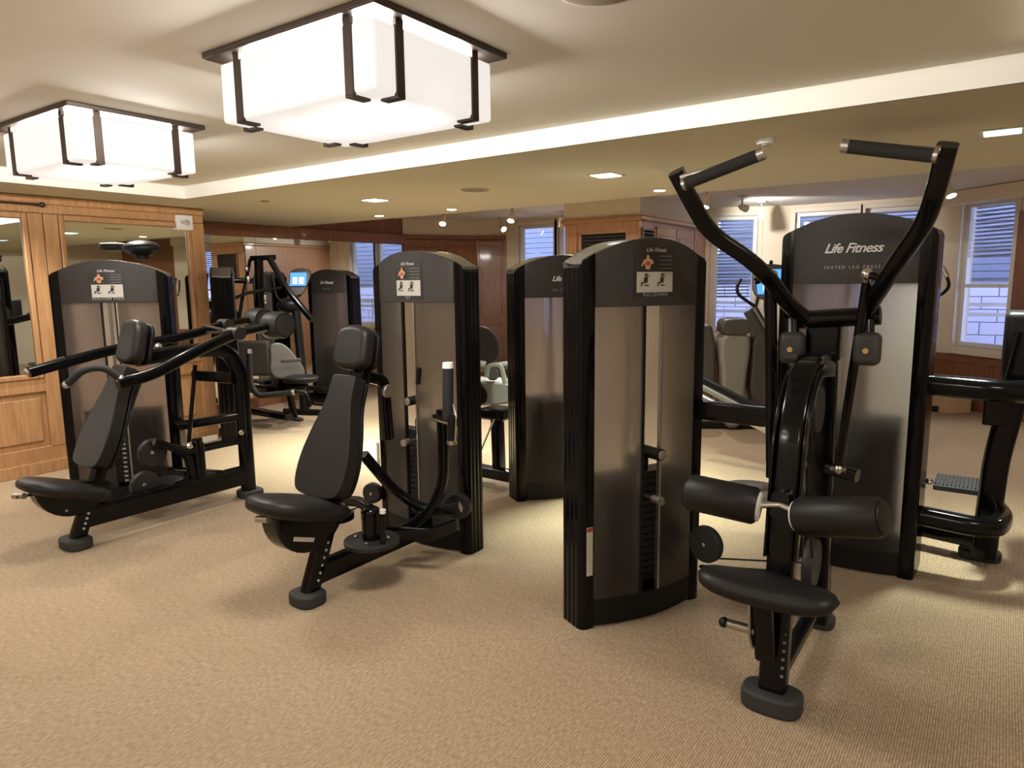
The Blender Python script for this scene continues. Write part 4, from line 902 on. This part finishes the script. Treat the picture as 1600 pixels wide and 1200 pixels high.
pb = PY(1574, 572, 4.45); pt = PY(1592, 505, 4.6)
b = MB(); b.box(PY(1583, 540, 4.5)+V(.02, .06, 0), (.13, .30, .36)); b.build('back_pad', 'leather', lp, bevel=.03, bseg=4)
b = MB(); b.ell(PY(1452, 752, 4.1), (.02, .03, .015)); b.build('rail_end', 'chrome', lp)

# ================================================================== leg extension tower (behind, centre) and its seat unit
le = thing('leg_extension_machine', 'black leg extension machine showing its lettered tower back, between pec fly and pulldown', 'gym machine', (-2.7, 4.3, 0))
S4, u4, n4, W4 = tower(le, (-2.687, 3.871), (-2.30, 4.46), .18, title='LEG EXTENSION')
b = MB(); b.sweep([Zp(738, 732, .10), Zp(800, 744, .10)], .08, .10, side=EZ, rr=.15); b.build('base_rail', 'black', le)
q = lambda px, py, d=5.35: Dp(px, py, d)
b = MB(); b.sweep([q(780, 735), q(777, 655)], .11, .07); b.build('seat_post', 'black', le)
b = MB(); b.cyl(q(751, 705, 5.2), q(772, 655, 5.2), .007); b.build('gas_strut', 'alu', le)
RW = V(*_R0)
b = MB(); o = smooth_poly([(-.20, -.10), (.22, -.09), (.24, .02), (.22, .09), (-.2, .115)], 2)
b.prism([q(762, 616, 5.6)+RW*p[0]+EZ*p[1] for p in o], unit(V(F_[0], F_[1], 0))*.30); b.build('seat', 'greyplast', le, bevel=.02)
b = MB(); b.prism([q(738, 615, 5.15)+RW*p[0]+EZ*p[1] for p in smooth_poly([(-.1, -.12), (.09, -.09), (.12, -.02), (.07, .08), (-.02, .14), (-.1, .14)], 2)], unit(V(F_[0], F_[1], 0))*.06); b.build('side_shield', 'satin', le, bevel=.015)
b = MB(); b.prism([q(756, 540, 5.7)+RW*p[0]+EZ*p[1] for p in smooth_poly([(-.18, -.16), (.15, -.16), (.10, .15), (-.18, .16)], 2)], unit(V(F_[0], F_[1], 0))*.09); b.build('backrest', 'header', le, bevel=.02)
b = MB(); b.cyl(q(742, 570, 5.4), q(758, 573, 5.4), .042); b.cyl(q(775, 572, 5.6), q(795, 570, 5.6), .03); b.build('pivot_hub', 'greyplast', le)
b = MB(); b.sweep([q(760, 590, 5.5), q(762, 572, 5.5), q(782, 570, 5.5), q(790, 600, 5.5)], .03, .04, rad=.04); b.build('pivot_yoke', 'greyplast', le)
b = MB(); b.disc(q(770, 585, 5.6), F_, .05, .06); b.build('hub_cap', 'darkplast', le)
b = MB(); b.box(q(778, 645, 5.4), (.22, .2, .09)); b.build('seat_frame', 'black', le, bevel=.02)

# ================================================================== far towers and chest press by the alcove mirror
t5 = thing('leg_curl_machine', 'far black machine tower back with silver lettering, in front of the alcove mirror', 'gym machine', (-7.0, 5.9, 0))
tower(t5, (-7.30, 5.86), (-6.63, 6.00), .20, title='LEG CURL')
b = MB(); b.sweep([V(-7.25, 5.75, .10), V(-6.8, 5.78, .10)], .12, .12, side=EZ); b.build('base_rail', 'black', t5); foot(t5, (-7.28, 5.75), .08, .06)
b = MB(); b.box((-7.05, 5.74, .22), (.35, .10, .05)); b.build('foot_bar', 'satin', t5, bevel=.01)
t7 = thing('chest_press_machine', 'black chest press with backrest painted pale as if brightly lit and bent padded handle, beside the oak post', 'gym machine', (-6.5, 4.6, 0))
tower(t7, (-6.10, 4.02), (-6.68, 4.42), .20, title=None, B=.0)
q = lambda px, py, d=7.7: Dp(px, py, d)
ft = Zp(460, 656, 0)
b = MB(); b.sweep([Zp(385, 640, .13), Zp(452, 652, .13)], .07, .10, side=EZ); b.build('base_rail', 'black', t7)
b = MB(); b.sweep([V(ft[0], ft[1], .03), q(452, 612, 7.75)], .07, .07); b.build('seat_post', 'black', t7); foot(t7, (ft[0], ft[1]), .14, .05, .03)
def facing_slab(root, name, m, c, pts, ex, up, th, bev=.02): slab(smooth_poly(pts, 2), c, ex, up, th, name, m, root, bev)
e5 = unit(RW*.8+V(F_[0], F_[1], 0)*.5); up5 = unit(V(0, 0, 1)-RW*.28)
facing_slab(t7, 'backrest', 'litpad', q(452, 592, 7.8), [(-.16, 0), (.17, 0), (.20, .10), (.16, .22), (.07, .42), (-.09, .42), (-.14, .22), (-.19, .12)], e5, up5, .08)
facing_slab(t7, 'head_pad', 'litpad', q(424, 522, 7.9), [(-.12, -.07), (.10, -.07), (.10, .1), (.06, .17), (-.10, .17), (-.12, .1)], e5, up5, .09)
b = MB(); b.box(q(455, 563, 7.68)+EZ*.0, (.22, .02, .04), (e5, np.cross(up5, e5), up5)); b.build('lumbar_slot', 'darkplast', t7, bevel=.008)
b = MB(); b.ell(q(470, 592, 7.65), (.19, .17, .045), (RW, unit(V(F_[0], F_[1], 0)), EZ), 24, 12, .75); b.build('seat', 'leather', t7)
b = MB(); b.box(q(465, 605, 7.7), (.20, .16, .09), (RW, unit(V(F_[0], F_[1], 0)), EZ)); b.build('seat_frame', 'black', t7, bevel=.03)
b = MB(); b.sweep([q(389, 552, 7.3), q(391, 600, 7.3), q(402, 619, 7.3), q(458, 613, 7.3)], .06, .06, rr=.5, rad=.10); g_ = b.build('padded_handle', 'grip', t7)
b = MB(); b.cyl(q(389, 553, 7.3), q(388, 546, 7.3), .035); b.build('grip_cap', 'alu', g_)
b = MB(); b.cyl(q(457, 613, 7.3), q(461, 612, 7.3), .033); b.build('grip_collar', 'alu', g_)
b = MB(); b.sweep([q(461, 612, 7.3), q(476, 613, 7.35), q(483, 625, 7.35), q(483, 636, 7.35)], .05, .05, rr=.5, rad=.08); b.build('lever_arm', 'black', t7)
b = MB(); b.prism([q(372, 575, 8.3)+RW*p[0]+EZ*p[1] for p in [(0, -.1), (.38, -.1), (.38, .32), (0, .32)]], unit(V(F_[0], F_[1], 0))*.1); b.build('rear_cover', 'darkplast', t7, bevel=.03)
# upper A-frame
b = MB(); b.sweep([q(392, 404, 7.8), q(430, 402, 7.8)], .06, .055); b.build('top_bar', 'black', t7)
b = MB(); b.sweep([q(404, 405, 7.8), q(407, 500, 7.8)], .09, .07); b.build('upright', 'black', t7)
b = MB(); b.sweep([q(422, 405, 7.7), q(450, 455, 7.4), q(488, 500, 7.2)], .055, .06, rad=.1); b.build('lever_arm', 'black', t7)
b = MB(); b.sweep([q(391, 406, 7.8), q(378, 470, 7.5), q(372, 510, 7.4)], .035, .04, rad=.1); b.build('lever_arm', 'black', t7)
for d in ((q(383, 438, 7.5), .025), (q(387, 437, 7.4), .018)): pass
for c__, h__ in ((q(385, 420, 7.6), .03), (q(387, 437, 7.5), .04), (q(414, 468, 7.5), .05)): b = MB(); b.ell(c__, (.02, .02, h__)); b.build('rod_joint', 'chrome', t7)
b = MB(); b.sweep([q(352, 445, 7.5), q(360, 438, 7.5), q(395, 439, 7.7)], .05, .05, rad=.05); b.sweep([q(358, 470, 7.4), q(385, 458, 7.5), q(445, 448, 7.6)], .03, .03, rad=.05); b.sweep([q(352, 470, 7.5), q(372, 500, 7.6)], .09, .09); b.build('press_frame', 'black', t7)

# ------------------------------------------------------------------ cardio machines
def cardio(name, label, base, yaw, s=1.0):
    r = thing(name, label, 'exercise machine', tuple(base)); ex = V(math.cos(yaw), math.sin(yaw), 0); ey = V(-math.sin(yaw), math.cos(yaw), 0)
    g = lambda a, c, z: V(*base)+ex*a*s+ey*c*s+EZ*z*s
    def loft(nm, m, prof, dep, c0, bev):
        b = MB(); b.prism([g(a, c0, z) for a, z in smooth_poly(prof, 1)], ey*dep*s); return b.build(nm, m, r, bevel=bev)
    loft('centre_cover', 'greyplast', [(-.11, .02), (.11, .02), (.12, .55), (.16, .85), (.14, 1.02), (-.14, 1.02), (-.16, .85), (-.12, .55)], .30, -.16, .04)
    loft('top_cover', 'darkplast', [(-.15, .99), (.15, .99), (.15, 1.13), (.11, 1.16), (-.11, 1.16), (-.15, 1.13)], .30, -.18, .03)
    for k in (-1, 1):
        loft('side_cover', 'darkplast', [(k*.16, .22), (k*.42, .22), (k*.44, .6), (k*.44, 1.04), (k*.38, 1.10), (k*.18, 1.10)], .24, -.08, .04)
        b = MB(); b.sweep([g(k*.40, .2, 1.0), g(k*.42, .45, 1.35), g(k*.45, .35, 1.75)], .035, .035, rr=.5, rad=.15); b.build('swing_handle', 'satin', r)
    b = MB(); b.sweep([g(-.5, -.05, .04), g(.5, -.05, .04)], .08, .07, side=EZ); b.build('base_bar', 'satin', r)
    b = MB(); b.sweep([g(-.4, 1.3, .04), g(.4, 1.3, .04)], .08, .07, side=EZ); b.build('base_bar', 'satin', r)
    b = MB(); b.sweep([g(0, .1, .10), g(0, 1.3, .08)], .10, .08, side=EZ); b.build('frame_rail', 'greyplast', r)
    for k in (-1, 1): b = MB(); b.box(g(k*.2, .8, .3), (.16, .36, .05), (ex, ey, EZ)); b.build('pedal', 'satin', r, bevel=.015)
    b = MB(); b.sweep([g(0, .15, 1.05), g(0, .20, 1.14)], .10, .08); b.build('console_post', 'darkplast', r)
    return r, g, ex, ey
cb = Zp(1140, 668, 0); r_, g, ex, ey = cardio('elliptical_trainer', 'grey elliptical trainer seen from behind its covers, in front of the bay window', (cb[0], cb[1], 0), _yaw-.1, .98)
# the console with its screen and the ramp rails of the machine in front
st = thing('stair_climber', 'cardio machine with tilted blue screen and curved handlebars beyond the pulldown levers', 'exercise machine', tuple(Zp(1260, 700, 0)*V(1, 1, 0)))
q = lambda px, py, d=6.1: Dp(px, py, d)
FH = unit(V(F_[0], F_[1], 0)); tup = unit(EZ+FH*.35)
b = MB(); b.prism([q(1202, 442, 6.0)+RW*p[0]+tup*p[1] for p in smooth_poly([(-.14, -.16), (.16, -.16), (.17, .12), (.13, .17), (-.08, .17), (-.13, .11)], 2)], FH*.06); cns = b.build('console', 'darkplast', st, bevel=.015)
b = MB(); b.box(q(1202, 440, 5.97)-FH*.004, (.22, .006, .22), (RW, np.cross(tup, RW), tup)); b.build('screen', 'screen', cns)
for i in range(3): b = MB(); b.box(q(1194+7*i, 450-3*i, 5.95)-FH*.01, (.02, .004, .05+.02*i), (RW, np.cross(tup, RW), tup)); b.build('screen_graphic', 'screenw', cns)
for pts in ([(1158, 436), (1151, 448), (1153, 460), (1172, 474), (1182, 480)], [(1185, 462), (1182, 476), (1178, 486)], [(1470, 415), (1480, 432), (1484, 448), (1470, 462), (1450, 466)]):
    b = MB(); b.sweep([q(a, c, 6.0) for a, c in pts], .028, .028, rr=.5, rad=.06); h_ = b.build('handlebar', 'satin', st)
    if pts[0][0] > 1400: b = MB(); b.cyl(q(1472, 417, 5.99), q(1480, 432, 5.99), .02); b.build('heart_rate_plate', 'chrome', h_)
b = MB(); b.sweep([q(1172, 484, 6.0), q(1215, 555, 6.0), q(1250, 640, 6.0)], .16, .10, side=FH, rad=.1); b.build('mast', 'header', st)
b = MB(); b.sweep([q(1178, 482, 5.93), q(1218, 550, 5.93)], .03, .02, side=FH); b.build('mast_trim', 'greyplast', st)
for dz, m_ in ((0, 'greyplast'), (16, 'alu'), (-12, 'satin')):
    b = MB(); b.sweep([Dp(1085, 598+dz, 5.9), Dp(1235, 676+dz, 5.4)], .05, .05); b.build('ramp_rail', m_, st)
b = MB(); b.sweep([V(*Zp(1235, 700, .05)), V(*Zp(1300, 700, .05))], .1, .06, side=EZ); b.build('base_bar', 'satin', st)
b = MB(); b.sweep([q(1250, 640, 6.0), V(*Zp(1262, 700, .05))], .12, .10); b.build('mast_foot', 'satin', st)
eb = Dp(462, 600, 9.0)
mf = Dp(474, 600, 8.2); r2 = thing('elliptical_trainer', 'dark elliptical with small blue screen beside the far tower', 'exercise machine', (mf[0], mf[1], 0))
b = MB(); b.sweep([V(mf[0], mf[1], .05), mf], .10, .09); b.build('mast_foot', 'satin', r2)
b = MB(); b.sweep([V(mf[0]-.25, mf[1]-.1, .035), V(mf[0]+.25, mf[1]+.1, .035)], .07, .07, side=EZ); b.build('base_bar', 'satin', r2)
b = MB(); b.prism([Dp(466, 437, 8.2)+RW*p[0]+tup*p[1] for p in smooth_poly([(-.07, -.22), (.04, -.22), (.14, .02), (.13, .14), (-.09, .14), (-.12, .02)], 2)], FH*.06); cns = b.build('console', 'darkplast', r2, bevel=.012)
b = MB(); b.box(Dp(466, 440, 8.18)-FH*.006+tup*.03, (.19, .006, .16), (RW, np.cross(tup, RW), tup)); b.build('screen', 'screen', cns)
for i in (-1, 1): b = MB(); b.box(Dp(466+i*5, 441, 8.16)-FH*.010+tup*.02, (.05, .004, .08), (RW, np.cross(tup, RW), tup)); b.build('screen_graphic', 'screenw', cns)
b = MB(); b.ell(Dp(452, 477, 8.2), (.15, .12, .09), (RW, FH, EZ)); b.build('console_pod', 'satin', r2)
b = MB(); b.sweep([Dp(462, 480, 8.2), Dp(470, 560, 8.2), Dp(474, 600, 8.2)], .09, .08, rad=.05); b.build('mast', 'satin', r2)
b = MB(); b.sweep([Dp(425, 425, 8.1), Dp(432, 465, 8.1), Dp(450, 478, 8.1)], .022, .022, rr=.5, rad=.05); b.sweep([Dp(470, 460, 8.1), Dp(440, 474, 8.1)], .022, .022, rr=.5); b.build('handlebar', 'satin', r2)

# ------------------------------------------------------------------ small things
tl = thing('desk_lamp_pair', 'dark oval bowl-shaped object with bright rim on top of the shoulder press tower', 'fan', tuple(S1(.36, .1, 1.72)))
c_ = Dp(222, 388, 4.95)
b = MB(); b.ell(c_, (.13, .11, .055), (RW, FH, EZ), 28, 14); b.build('bowl', 'satin', tl)
c2 = Dp(176, 386, 5.05); b = MB(); b.ell(c2, (.09, .09, .035), (RW, FH, EZ)); b.build('side_bowl', 'satin', tl)
b = MB(); b.disc(c2+EZ*.022, EZ, .085, .01); b.build('bright_rim', 'white', tl)
b = MB(); b.cyl(V(c_[0], c_[1], 1.716), c_-EZ*.03, .05, .03); b.build('base', 'satin', tl)
tl['label'] = 'pair of dark glossy bowls on a short stand on top of the shoulder press tower'; tl['category'] = 'bowls'; tl.name = 'bowl_stand'; ORG[tl.name] = ORG.get('desk_lamp_pair', V(0, 0, 0))
bx0 = Zp(1487, 641, 0); wb = thing('storage_box', 'pale wooden box with a dark notch on the floor below the right window', 'box', (bx0[0], bx0[1], 0))
u_ = unit(V(B5[0]-B3[0], B5[1]-B3[1], 0)); n_ = V(-u_[1], u_[0], 0)
b = MB(); b.box(V(bx0[0]-.12, bx0[1], .095), (.52, .34, .19), (u_, n_, EZ)); b.build('body', 'wbox', wb, bevel=.006)
b = MB(); b.box(V(bx0[0]-.12, bx0[1], .195), (.54, .36, .02), (u_, n_, EZ)); b.build('lid', 'wbox', wb, bevel=.004)
c_ = Zp(1462, 636, .08); b = MB(); b.box(c_+V(0, -.12, 0), (.07, .05, .06)); b.build('notch', 'satin', wb)
